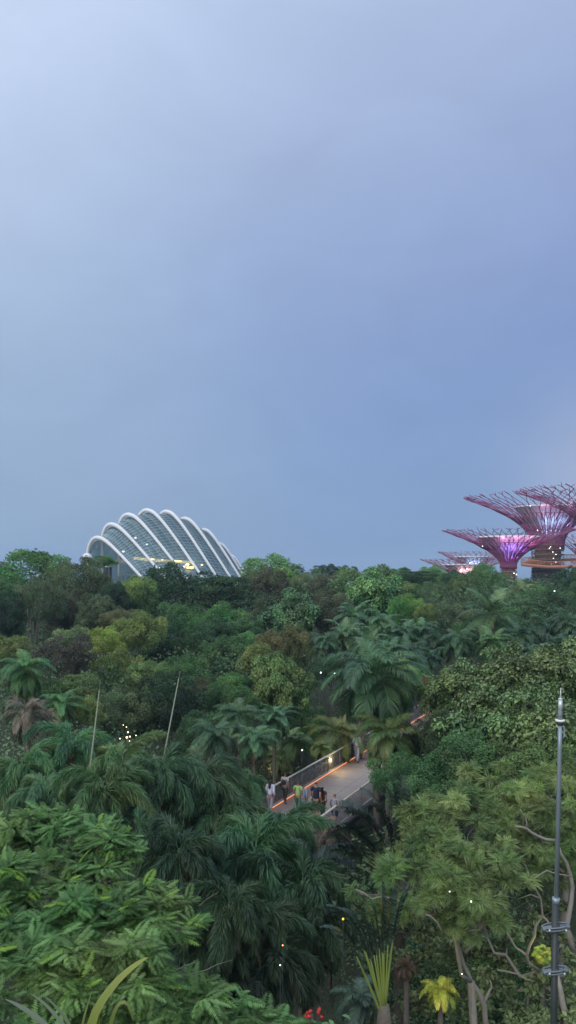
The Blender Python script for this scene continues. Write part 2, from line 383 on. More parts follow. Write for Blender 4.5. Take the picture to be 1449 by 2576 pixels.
def fan_crown(name, seed, n=30, pet=1.5, rad=1.0, g=1.0):
    r = np.random.default_rng(seed); mb = MB()
    for i in range(n):
        az = i*2.39996; f = (i+.5)/n; a0 = -.75+1.95*f; p = rachis(az, a0, pet*r.uniform(.85, 1.15), .55, 6)
        mb.tube(p, np.linspace(.022, .012, 6), 4, var=.9)
        _, T = along(p, np.array([1.0])); T = T[0]; s = unit(np.cross(T, [0, 0, 1.])); u = np.cross(s, T)
        m = 34; th = np.linspace(-2.2, 2.2, m)
        d = np.cos(th)[:, None]*T+np.sin(th)[:, None]*s+u*.12
        V, Fc = strips(np.repeat(p[-1:], m, 0), d, np.repeat(u[None], m, 0)+r.normal(size=(m, 3))*.1, rad*(.75+.25*np.cos(th*.6))*r.uniform(.9, 1.08, m), .036*rad, g)
        mb.add(V, Fc, np.repeat(np.clip(r.uniform(.1, .9)+r.uniform(-.2, .2, m), 0, 1), 7))
    return mb.me(name)

PC = {
 'fluffy': [palm_crown('palm_crown', s, 'fluffy', 19, 3.0, -.9, 1.25, 1.9, 330, .66, .0125, .9) for s in (21, 22, 23)],
 'feather': [palm_crown('palm_crown', s, 'feather', 26, 3.0, -.9, 1.35, 1.7, 170, .85, .017, 1.0) for s in (24, 25)],
 'coconut': [palm_crown('palm_crown', s, 'feather', 17, 3.6, -1.1, 1.45, 1.15, 150, .85, .025, .7) for s in (26,)],
 'far': [palm_crown('palm_crown', s, 'feather', 30, 3.0, -1.0, 1.45, 1.7, 70, .95, .035, 1.3) for s in (27, 28, 30)],
 'fan': [fan_crown('palm_crown', s, 34, 1.6, 1.25, 1.5) for s in (29,)],
}
DEAD = [palm_crown('dead_fronds', s, 'feather', 7, 2.5, -1.25, -.6, .7, 90, .6, .02, 1.4) for s in (51, 52)]
def ptrunk():
    mb = MB(); zz = np.linspace(-1, .0, 24); p = [(0, 0, z) for z in zz]
    mb.tube(p, [.15+.018*(k % 2) for k in range(24)], 10); return mb.me('palm_trunk', True)
PTRUNK = ptrunk()
def shaft():
    mb = MB(); mb.tube([(0, 0, -.9), (0, 0, -.5), (0, 0, 0), (0, 0, .25)], [.12, .16, .11, .04], 10); return mb.me('crownshaft', True)
SHAFT = shaft()
CSHAFT = mat('crownshaft_green', (.08, .13, .05), .5, noise=.3)
PNAME = {'fluffy': 'foxtail_palm', 'feather': 'feather_palm', 'coconut': 'coconut_palm', 'far': 'feather_palm', 'fan': 'fan_palm'}
def palm(dx, dy, D, wpx, kind, col, label, i=0, rz=None):
    """dy is the height of the hub; wpx the spread of the crown"""
    h = pt(dx, dy, D); s = wpx/2/F*D/2.9*(1.35 if kind == 'fan' else 1.15); me = PC[kind][i % len(PC[kind])]
    gz = min(ground(h[0], D), h[2]-2.5*s); h[2] -= gz
    e = empty(PNAME[kind], (h[0], D, gz), label, 'palm', None, rz=(dx*1.3+dy) % 6.28 if rz is None else rz)
    c_ = COL[col] if isinstance(col, str) else tuple(np.array(col)*GR)
    o = link('frond_crown', me, PALM, e, (0, 0, h[2]), (s, s, s), color=tuple(np.array(c_)*(1+.22*math.sin(dx*.7+dy*.3))*[1+.12*math.sin(dx), 1, 1+.1*math.cos(dy)])); o.rotation_euler = (.14*math.sin(dx*1.1), .14*math.cos(dy*1.7), 0)
    if kind != 'far': link('dead_frond', DEAD[int(dx) % 2], PALM, e, (0, 0, h[2]-.1*s), (s, s, s), color=(.17, .13, .075))
    link('trunk', PTRUNK, BARK, e, (0, 0, h[2]-.4*s), (s, s, h[2]-.4*s))
    link('crownshaft', SHAFT, CSHAFT, e, (0, 0, h[2]), (s, s, s))
    return e

# ------------------------------------------------------------------ ground and sea
GM = mat('soil_and_grass', (.035, .045, .022), .95, noise=.5, nscale=.25)
mb = MB(); mb.add([(-3500, 900, .3), (3500, 900, .3), (3500, 7000, .3), (-3500, 7000, .3)], [(0, 1, 2), (0, 2, 3)])
tag(link('sea', mb.me('sea'), mat('sea_water', (.12, .2, .28), .08, spec=.9)), kind='structure')

# ------------------------------------------------------------------ glass conservatory
WHITE = mat('white_steel', (.74, .75, .78), .45, noise=.04, nscale=1)
def zz(x, y): return 188.7+x*.3039, 1245.4+y*.3039
arch = [  # crest in zoom pixels, right slope m, rounding a, left half width, left height
 (185, 352, 1.12, 90, 82, 150), (300, 241, 1.2, 100, 75, 130), (440, 160, 1.32, 120, 78, 120), (595, 124, 1.5, 150, 78, 110),
 (755, 135, 1.62, 150, 66, 95), (908, 193, 1.62, 140, 58, 80), (1068, 287, 1.66, 110, 46, 60), (1196, 402, 1.7, 80, 36, 50), (1290, 500, 1.75, 60, 30, 40)]
def archcurve(k, ox=0, oy=0, od=0, n=40):
    cx, cy_, m, a, wl, hl = arch[k]; D0 = 285+7*k; P = []
    for t in np.linspace(0, 1, 14)[:-1]:      # left: from the ground up to the crest
        if t < .4: px, py = cx-wl, cy_+hl+(1-t/.4)*(700-cy_-hl)
        else:
            th = (t-.4)/.6*math.pi/2; px, py = cx-wl*math.cos(th), cy_+hl*(1-math.sin(th))
        P.append((px, py))
    for t in np.linspace(0, 1, n-13):
        dyv = t**1.25*(760-cy_); dxv = math.sqrt((dyv+a)**2-a*a)/m; P.append((cx+dxv, cy_+dyv))
    Q = []
    for px, py in P:
        dx, dy = zz(px+ox, py+oy); D = D0-(px-cx)*.3039/F*D0*.55+od
        q = pt(dx, dy, D); q[2] = max(q[2], 0); Q.append(q)
    return np.array(Q)
dome = empty('glass_conservatory', (-60, 290, 0), 'huge glass dome conservatory with curved white rib arches beyond the trees', 'building')
dl = np.array([-60, 290, 0.])
curves = [archcurve(k) for k in range(9)]; inner = [archcurve(k, 12, 26, 3) for k in range(9)]
for k, c in enumerate(curves):
    mb = MB(); mb.tube(c-dl, np.interp(np.arange(len(c)), [0, 8, 13, 22, len(c)-1], [.45, .6, .78, .58, .45])*(1 if k < 7 else .85), 8); link('arch', mb.me('arch', True), WHITE, dome)
GLASS = bpy.data.materials.new('conservatory_glass'); GLASS.use_nodes = True; t = GLASS.node_tree; b = t.nodes['Principled BSDF']
b.inputs['Base Color'].default_value = (.035, .075, .085, 1); b.inputs['Roughness'].default_value = .12; b.inputs['Specular IOR Level'].default_value = .8
n_ = t.nodes.new('ShaderNodeTexNoise'); n_.inputs['Scale'].default_value = .14; tcn = t.nodes.new('ShaderNodeTexCoord'); t.links.new(tcn.outputs['Object'], n_.inputs['Vector'])
cr = t.nodes.new('ShaderNodeValToRGB'); cr.color_ramp.elements[0].color = (.10, .19, .22, 1); cr.color_ramp.elements[1].color = (.24, .36, .39, 1)
cr.color_ramp.elements[0].position = .35; cr.color_ramp.elements[1].position = .7
t.links.new(n_.outputs['Fac'], cr.inputs[0]); t.links.new(cr.outputs[0], b.inputs['Base Color'])
x = t.nodes.new('ShaderNodeMixShader'); tr = t.nodes.new('ShaderNodeBsdfTransparent'); tr.inputs[0].default_value = (.75, .9, .9, 1); x.inputs[0].default_value = .25
t.links.new(b.outputs[0], x.inputs[1]); t.links.new(tr.outputs[0], x.inputs[2]); t.links.new(x.outputs[0], t.nodes['Material Output'].inputs[0])
n = len(inner[0]); S = 6; rows = []
for k in range(8):
    for j in range(S):
        f = j/S; rows.append(inner[k]*(1-f)+inner[k+1]*f)
rows.append(inner[8]); G = np.array(rows); m = len(rows)
i_, j_ = np.meshgrid(np.arange(m-1), np.arange(n-1), indexing='ij'); a = (i_*n+j_).ravel()
Fc = np.concatenate([np.stack([a, a+1, a+n+1], 1), np.stack([a, a+n+1, a+n], 1)])
link('glass_shell', mesh('glass_shell', G.reshape(-1, 3)-dl, Fc), GLASS, dome)
mb = MB()
for j in range(14, n-2, 1): mb.tube(G[::2, j]-dl+[0, -.35, .15], .09, 4)
for r_ in range(0, m, 2):
    mb.tube(G[r_, 6:]-dl+[0, -.35, .15], .3 if r_ % S == 0 else .09, 4)
link('glazing_bars', mb.me('glazing_bars'), mat('grey_steel', (.33, .40, .44), .5), dome)
for k in range(9):
    for j in range(17, 34, 3):
        mb = MB(); d_ = unit(inner[k][j]-curves[k][j]); mb.tube([curves[k][j]-dl, curves[k][j]-dl+(inner[k][j]-curves[k][j])*1.0+np.array([.5, 0, -.9])], .22, 5)
        link('strut', mb.me('strut'), WHITE, dome)
# interior gallery of lamps
def shellD(px, py):
    dx, dy = zz(px, py); pr = np.stack([HX+G[..., 0]/G[..., 1]*F, HY-(G[..., 2]-CAMZ)/G[..., 1]*F], -1)
    dd = np.linalg.norm(pr-[dx, dy], axis=-1)+G[..., 1]*.05; k = np.unravel_index(np.argmin(dd), dd.shape); return G[k][1]
LAMPY = mat('warm_lamp', (.9, .7, .3), emit=(1., .68, .25), es=2.6)
mb = MB(); pp = []
dm = min(shellD(x_, 535) for x_ in range(490, 990, 60))
for x_ in np.linspace(488, 985, 16):
    y_ = 522+(x_-488)*.07+6*math.sin((x_-488)/160); dx, dy = zz(x_, y_); pp.append(pt(dx, dy, shellD(x_, y_)+1.2))
mb.tube(np.array(pp)-dl, .55, 6); link('lit_gallery', mb.me('lit_gallery'), LAMPY, dome)
for x_, y_, r_ in ((930, 575, .7), (965, 600, .8), (935, 600, .6), (1010, 590, .5), (905, 592, .45), (1050, 578, .4), (400, 468, .5), (500, 355, .5), (595, 408, .4), (720, 628, .9), (700, 605, .5)):
    dx, dy = zz(x_, y_); q = pt(dx, dy, shellD(x_, y_)-.6)-dl
    mb = MB(); mb.lathe([(0.02, -r_*.6), (r_*.9, -r_*.4), (r_, 0), (r_*.7, r_*.5), (.02, r_*.6)], 8, q)
    link('lamp', mb.me('lamp'), LAMPY if y_ > 560 and x_ > 800 else mat('white_lamp', (.8, .8, .8), emit=(.9, .95, 1), es=.9), dome)

# small white roofs at the left foot of the conservatory
def roof(dx, dy, D, wpx, hpx, label):
    p = pt(dx, dy, D); rr = wpx/2/F*D; h = hpx/F*D
    e = empty('white_pavilion', (p[0], p[1], 0), label, 'pavilion'); zt = p[2]
    mb = MB(); mb.lathe([(.05, zt), (rr*.45, zt-h*.15), (rr*.8, zt-h*.45), (rr, zt-h), (rr*.96, zt-h*1.15), (rr*.7, zt-h)], 20); link('roof', mb.me('roof', True), WHITE, e)
    for a in range(6):
        mb = MB(); mb.tube([(rr*.8*math.cos(a*1.047), rr*.8*math.sin(a*1.047), 0), (rr*.8*math.cos(a*1.047), rr*.8*math.sin(a*1.047), zt-h)], .13, 6); link('column', mb.me('column'), mat('dark_metal', (.05, .055, .06), .5, metal=.6), e)
roof(219, 1391, 262, 26, 11, 'white domed pavilion roof at the far left foot of the glass dome')
roof(273, 1421, 170, 18, 5, 'small white canopy roof under the first rib of the glass dome')

# ------------------------------------------------------------------ supertrees
MAG = mat('magenta_steel', (.31, .08, .20), .45, spec=.5, noise=.25, nscale=.4)
MAGP = mat('pink_steel', (.40, .19, .29), .45, noise=.25, nscale=.4)
MEMB = mat('funnel_membrane', (.42, .43, .47), .6, noise=.15, nscale=.6)
DOT = mat('white_spot_lamp', (.9, .9, .9), emit=(1, .97, .92), es=5)
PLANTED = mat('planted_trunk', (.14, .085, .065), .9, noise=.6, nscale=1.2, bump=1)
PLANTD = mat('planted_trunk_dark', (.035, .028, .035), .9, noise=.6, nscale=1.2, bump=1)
def supertree(dx, D, rim_dy, waist_dy, r_rim_px, r_tr_px, ring, label, seed, steel, nr=40, rod=.13, lights=(), dark_dy=None, dots=0, ringz=.74, exp=2.0):
    px = D/F; r = np.random.default_rng(seed)
    cx = pt(dx, rim_dy, D); zr = cx[2]; zw = CAMZ-(waist_dy-HY)*px; Rr = r_rim_px*px; rt = r_tr_px*px
    e = empty('supertree', (cx[0], D, 0), label, 'tree structure', 'steel tree towers')
    def prof(u): return rt+(Rr-rt)*(.06*u+.94*u**exp), zw+(zr-zw)*u
    # trunk core and living skin
    mb = MB(); zs = np.linspace(0, zw+.22*(zr-zw), 22)
    mb.lathe([(rt*(.84+.05*r.uniform(-1, 1)), z) for z in zs], 26); link('trunk', mb.me('trunk'), PLANTED, e)
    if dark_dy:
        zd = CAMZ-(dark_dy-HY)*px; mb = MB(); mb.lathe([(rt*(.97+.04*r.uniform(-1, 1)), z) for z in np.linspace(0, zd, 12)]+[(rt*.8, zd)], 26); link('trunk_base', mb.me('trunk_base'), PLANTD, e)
    nP = 1500; a = r.uniform(0, 2*math.pi, nP); z = r.uniform(0, zw, nP)
    P = np.stack([rt*.93*np.cos(a), rt*.93*np.sin(a), z], 1); nn = np.stack([np.cos(a), np.sin(a), np.full(nP, .5)], 1)
    V, Fc = scatter(T_SPR, F_SPR, P, nn+r.normal(size=(nP, 3))*.7, nn, rt*.16); mb = MB(); mb.add(V, Fc, np.repeat(r.uniform(0, 1, nP), len(T_SPR)))
    link('planting', mb.me('planting'), LEAF, e, color=(.20, .125, .09))
    mb = MB()
    for z in np.arange(zw*.35, zw, 1.6):      # hoops and uprights of the trunk cage
        an = np.linspace(0, 2*math.pi, 25); mb.tube(np.stack([rt*1.03*np.cos(an), rt*1.03*np.sin(an), np.full(25, z)], 1), rod*.6, 4)
    link('hoop', mb.me('hoop'), mat('tan_steel', (.34, .27, .18), .5), e)
    # branching steel canopy
    mb = MB()
    def pnt(u, a, j=0):
        rr, z = prof(u); return np.array([rr*math.cos(a), rr*math.sin(a), z+j])
    da = 2*math.pi/nr; lev = [.0, .42, .62, .8, .93]
    for i in range(nr):
        a = i*da
        us = np.linspace(-.0, lev[1], 8); path = [np.array([rt*math.cos(a), rt*math.sin(a), zw*.95])]+[pnt(u, a) for u in us]
        mb.tube(path, rod*1.15, 5)
        # first fork, then a wandering lattice of Y shapes
        nodes = [a]
        for l in range(1, 4):
            off = da/2 if l % 2 else 0; u0, u1 = lev[l], lev[l+1]
            for sg in (-1, 1):
                a1 = a+(off if l % 2 else 0) if False else a
            for sg in (-1, 1):
                s0 = a+(da/2 if l in (2,) else 0); e1 = s0+sg*da/2
                if r.uniform() < .93:
                    um = (u0+u1)/2; mb.tube([pnt(u0, s0), pnt(um, s0+sg*da*.16+r.normal()*.01, r.normal()*.1), pnt(u1, e1)], rod*(1-.1*l), 4)
        s0 = a+da/2
        for sg in (-1, 0, 1):                 # free tips
            if r.uniform() < .85:
                ue = 1+r.uniform(-.03, .02); mb.tube([pnt(lev[4], s0), pnt((lev[4]+ue)/2, s0+sg*da*.12, r.normal()*.12), pnt(ue, s0+sg*da*.34+r.normal()*.02, r.uniform(-.15, .2))], rod*.7, 4)
        # extra radial ribs seen through
        if i % 2 == 0:
            mb.tube([pnt(u, a+da/2) for u in np.linspace(.1, .5, 6)]+[pnt(.62, a+da*.5+da*.3)], rod*.8, 4)
    link('branches', mb.me('branches'), steel, e)
    for u in (.3, .62):
        mb = MB(); an = np.linspace(0, 2*math.pi, 49); rr, z = prof(u); mb.tube(np.stack([rr*np.cos(an), rr*np.sin(an), np.full(49, z)], 1), rod*.7, 4); link('tie_ring', mb.me('tie_ring'), steel, e)
    # inner funnel and its rim
    zf = zw+(zr-zw)*ringz; rf = Rr*ring
    mb = MB(); prf = []
    for v in np.linspace(0, 1, 14): prf.append((rt*.72+(rf-rt*.72)*v**1.7, zw+(zf-zw)*v))
    mb.lathe(prf, 36); link('funnel', mb.me('funnel', True), MEMB, e)
    mb = MB(); an = np.linspace(0, 2*math.pi, 49); mb.tube(np.stack([rf*np.cos(an), rf*np.sin(an), np.full(49, zf)], 1), .28, 6); link('funnel_rim', mb.me('funnel_rim', True), WHITE, e)
    for u, col, pw in lights:                 # coloured floodlights between the skin and the funnel
        for aa in (-2.0, -1.57, -1.1):
            rr, z = prof(u); L = bpy.data.lights.new('flood_lamp', 'POINT'); L.energy = pw; L.color = col; L.shadow_soft_size = .4
            lo = bpy.data.objects.new('flood_lamp', L); C.objects.link(lo); lo.parent = e
            v = (u/ringz); rin = rt*.72+(rf-rt*.72)*min(1, v)**1.7; rm = (rr+rin)/2+.5
            lo.location = (rm*math.cos(aa), rm*math.sin(aa), z)
    for k in range(dots):
        if k % 3 == 0: aa = r.uniform(-2.6, -.5); q = np.array([rt*1.12*math.cos(aa), rt*1.12*math.sin(aa), zw*r.uniform(.8, 1.0)])
        elif k % 3 == 1: q = pnt(r.uniform(.1, .9), r.uniform(-2.9, -.2), -.3)
        else: aa = r.uniform(-2.6, -.5); q = np.array([rt*1.12*math.cos(aa), rt*1.12*math.sin(aa), zw*r.uniform(.5, .98)])
        mb = MB(); mb.lathe([(.01, -.12), (.11, -.06), (.13, 0), (.11, .06), (.01, .12)], 8, q); link('spot_lamp', mb.me('spot_lamp'), DOT, e)
    return e
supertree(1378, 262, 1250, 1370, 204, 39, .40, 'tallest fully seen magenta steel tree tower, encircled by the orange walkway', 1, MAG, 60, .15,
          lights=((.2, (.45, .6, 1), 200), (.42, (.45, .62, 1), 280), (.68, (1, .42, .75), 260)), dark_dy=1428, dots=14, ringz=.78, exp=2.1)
supertree(1530, 245, 1232, 1360, 222, 42, .40, 'tall steel tree tower cut off by the right edge of the photo', 2, MAG, 60, .15, dots=3, exp=2.1)
supertree(1279, 232, 1335, 1420, 160, 20, .48, 'medium magenta tree tower glowing violet, left of the tallest tower', 3, MAG, 50, .125,
          lights=((.2, (.42, .2, 1), 170), (.42, (.42, .2, 1), 220), (.66, (1, .38, .7), 260)), dots=3, ringz=.8, exp=1.75)
supertree(1167, 262, 1407, 1462, 108, 17, .5, 'low pink tree tower with white funnel rim, front one of the small pair', 4, MAGP, 34, .11,
          lights=((.4, (1, .62, .62), 260),), ringz=.75, exp=1.6)
supertree(1188, 330, 1388, 1440, 86, 14, .5, 'distant pale tree tower with blue glow, rear one of the small pair', 5, MAGP, 34, .12,
          lights=((.4, (.4, .62, 1), 300),), ringz=.75, exp=1.5)
supertree(1500, 335, 1342, 1440, 115, 18, .5, 'faint tree tower half hidden behind the tallest tower at the right edge', 6, MAG, 34, .13, ringz=.75, exp=1.6)
supertree(1502, 300, 1405, 1475, 72, 18, .5, 'small pink tree tower whose canopy pokes in at the right edge beside the walkway', 7, MAGP, 34, .1, ringz=.75, exp=1.6)
# aerial walkway
sk = empty('aerial_walkway', (*pt(1378, 1428, 262)[:2], 0), 'curved orange brown walkway looping round the tallest steel tree tower', 'walkway')
A0 = pt(1378, 1428, 262)
an = np.linspace(R(25), R(330), 44)
rad = 7.4+np.clip((an-R(250))/R(80), 0, 1)**2*14+np.clip((R(90)-an)/R(65), 0, 1)**2*12
zc = 25.4-(an-an[0])/(an[-1]-an[0])*3.6+np.clip((an-R(255))/R(70), 0, 1)*1.2
path = np.stack([rad*np.cos(an), rad*np.sin(an), zc], 1)
ORG = mat('orange_painted_steel', (.62, .27, .17), .5, noise=.15)
V = []; Fc = []
for k, p in enumerate(path):
    o = p*[1, 1, 0]/np.linalg.norm(p[:2]); V += [p-o*1.1, p+o*1.1, p+o*1.0-[0, 0, 1.0], p-o*.4-[0, 0, 1.0]]
for k in range(len(path)-1):
    for j in range(4):
        a, b = k*4+j, k*4+(j+1) % 4; Fc += [(a, b, b+4), (a, b+4, a+4)]
mb = MB(); mb.add(V, Fc); link('deck', mb.me('deck'), ORG, sk)
for sg in (-1, 1):
    q = [p+sg*1.1*(p*[1, 1, 0]/np.linalg.norm(p[:2]))+[0, 0, 1.2] for p in path]; mb = MB(); mb.tube(q, .12, 5)
    for k in range(0, 44, 1): mb.tube([q[k]-[0, 0, 1.2], q[k]], .05, 4)
    for h in (.4, .8): mb.tube([v-[0, 0, h] for v in q], .05, 4)
    link('railing', mb.me('railing'), ORG, sk)
for k in (6, 16, 26):
    mb = MB(); p = path[k]; mb.tube([p*[.5, .5, 1]-[0, 0, 2], p-[0, 0, .4]], .15, 5); link('bracket', mb.me('bracket'), ORG, sk)

# ------------------------------------------------------------------ lie of the land
BU = np.array([.427, .904]); BN = np.array([.904, -.427]); BA = np.array([.85, 47.]); DECK = 9.0   # footbridge line
def canopy(x, y):
    return np.interp(y, [10, 17, 27, 34, 50, 70, 90, 110, 150, 190, 230], [5, 7, 9.5, 11.3, 12.8, 14, 15.5, 17.4, 18.5, 15, 6])
def bridge_off(x, y):
    p = np.stack([np.asarray(x)-BA[0], np.asarray(y)-BA[1]], -1); return p@BN-2.2, p@BU
def under(x, y):
    h = canopy(x, y); q, t = bridge_off(x, y)
    lim = np.where((q < 0) & (t < 22), 7.6, 7.6); wd = np.clip((np.abs(q)-4)/4, 0, 1)
    return np.where((t < 44) & (t > -22), np.minimum(h, lim+wd*wd*6), h)
def ground(x, y):
    return max(0.0, float(under(np.array([x]), np.array([y]))[0])-3.5)*(1 if abs(x) < 200 else 0)
xs = np.concatenate([[-3500, -800], np.arange(-150, 151, 3.), [800, 3500]]); ys = np.concatenate([[-300, -40], np.arange(-10, 260, 3.), [400, 900, 7000]])
GX, GY = np.meshgrid(xs, ys, indexing='ij'); gz_ = np.maximum(0, under(GX, GY)-3.5+.5*np.sin(GX*.31)*np.cos(GY*.23))
gz_ = gz_*((np.abs(GX) < 140) & (GY > -5) & (GY < 225))
n0, n1 = GX.shape; i_, j_ = np.meshgrid(np.arange(n0-1), np.arange(n1-1), indexing='ij'); a = (i_*n1+j_).ravel()
tag(link('ground', mesh('ground', np.stack([GX, GY, gz_], -1), np.concatenate([np.stack([a, a+n1, a+n1+1], 1), np.stack([a, a+n1+1, a+1], 1)]), smooth=True), GM), kind='structure')
# dense undergrowth between the trees
r = np.random.default_rng(77); mb = MB()
cx, cy2 = [], []
y = 9.0
while y < 185:
    st = 1.3+y*.018; hw = y*.42+6
    x_ = np.arange(-hw, hw, st); cx.append(x_+r.uniform(-.5, .5, len(x_))*st); cy2.append(np.full(len(x_), y)+r.uniform(-.4, .4, len(x_))*st); y += st
cx = np.concatenate(cx); cy2 = np.concatenate(cy2); ch = under(cx, cy2)+r.uniform(-1.4, .9, len(cx))
q, tt = bridge_off(cx, cy2); keep = ~((np.abs(q) < 4.2) & (tt > -24) & (tt < 46)); cx, cy2, ch = cx[keep], cy2[keep], ch[keep]
rc = (1.3+cy2*.018)*r.uniform(.7, 1.15, len(cx))
for lo, hi, tl in ((0, 30, 200), (30, 60, 150), (60, 110, 90), (110, 200, 60)):
    k = (cy2 >= lo) & (cy2 < hi)
    Cc = np.stack([cx[k], cy2[k], ch[k]-rc[k]*.5], 1); dd = np.tile([0, -.3, 1.], (k.sum(), 1))
    clump_leaves(mb, Cc, rc[k], dd, int(k.sum()*tl), .11+lo*.0036, 'sprig' if lo >= 60 else 'leaf', r, droop=.3)
tag(link('undergrowth', mb.me('undergrowth'), LEAF, color=(.075, .15, .06)), kind='stuff', label='dense dark undergrowth filling the gaps between the trees', cat='undergrowth')
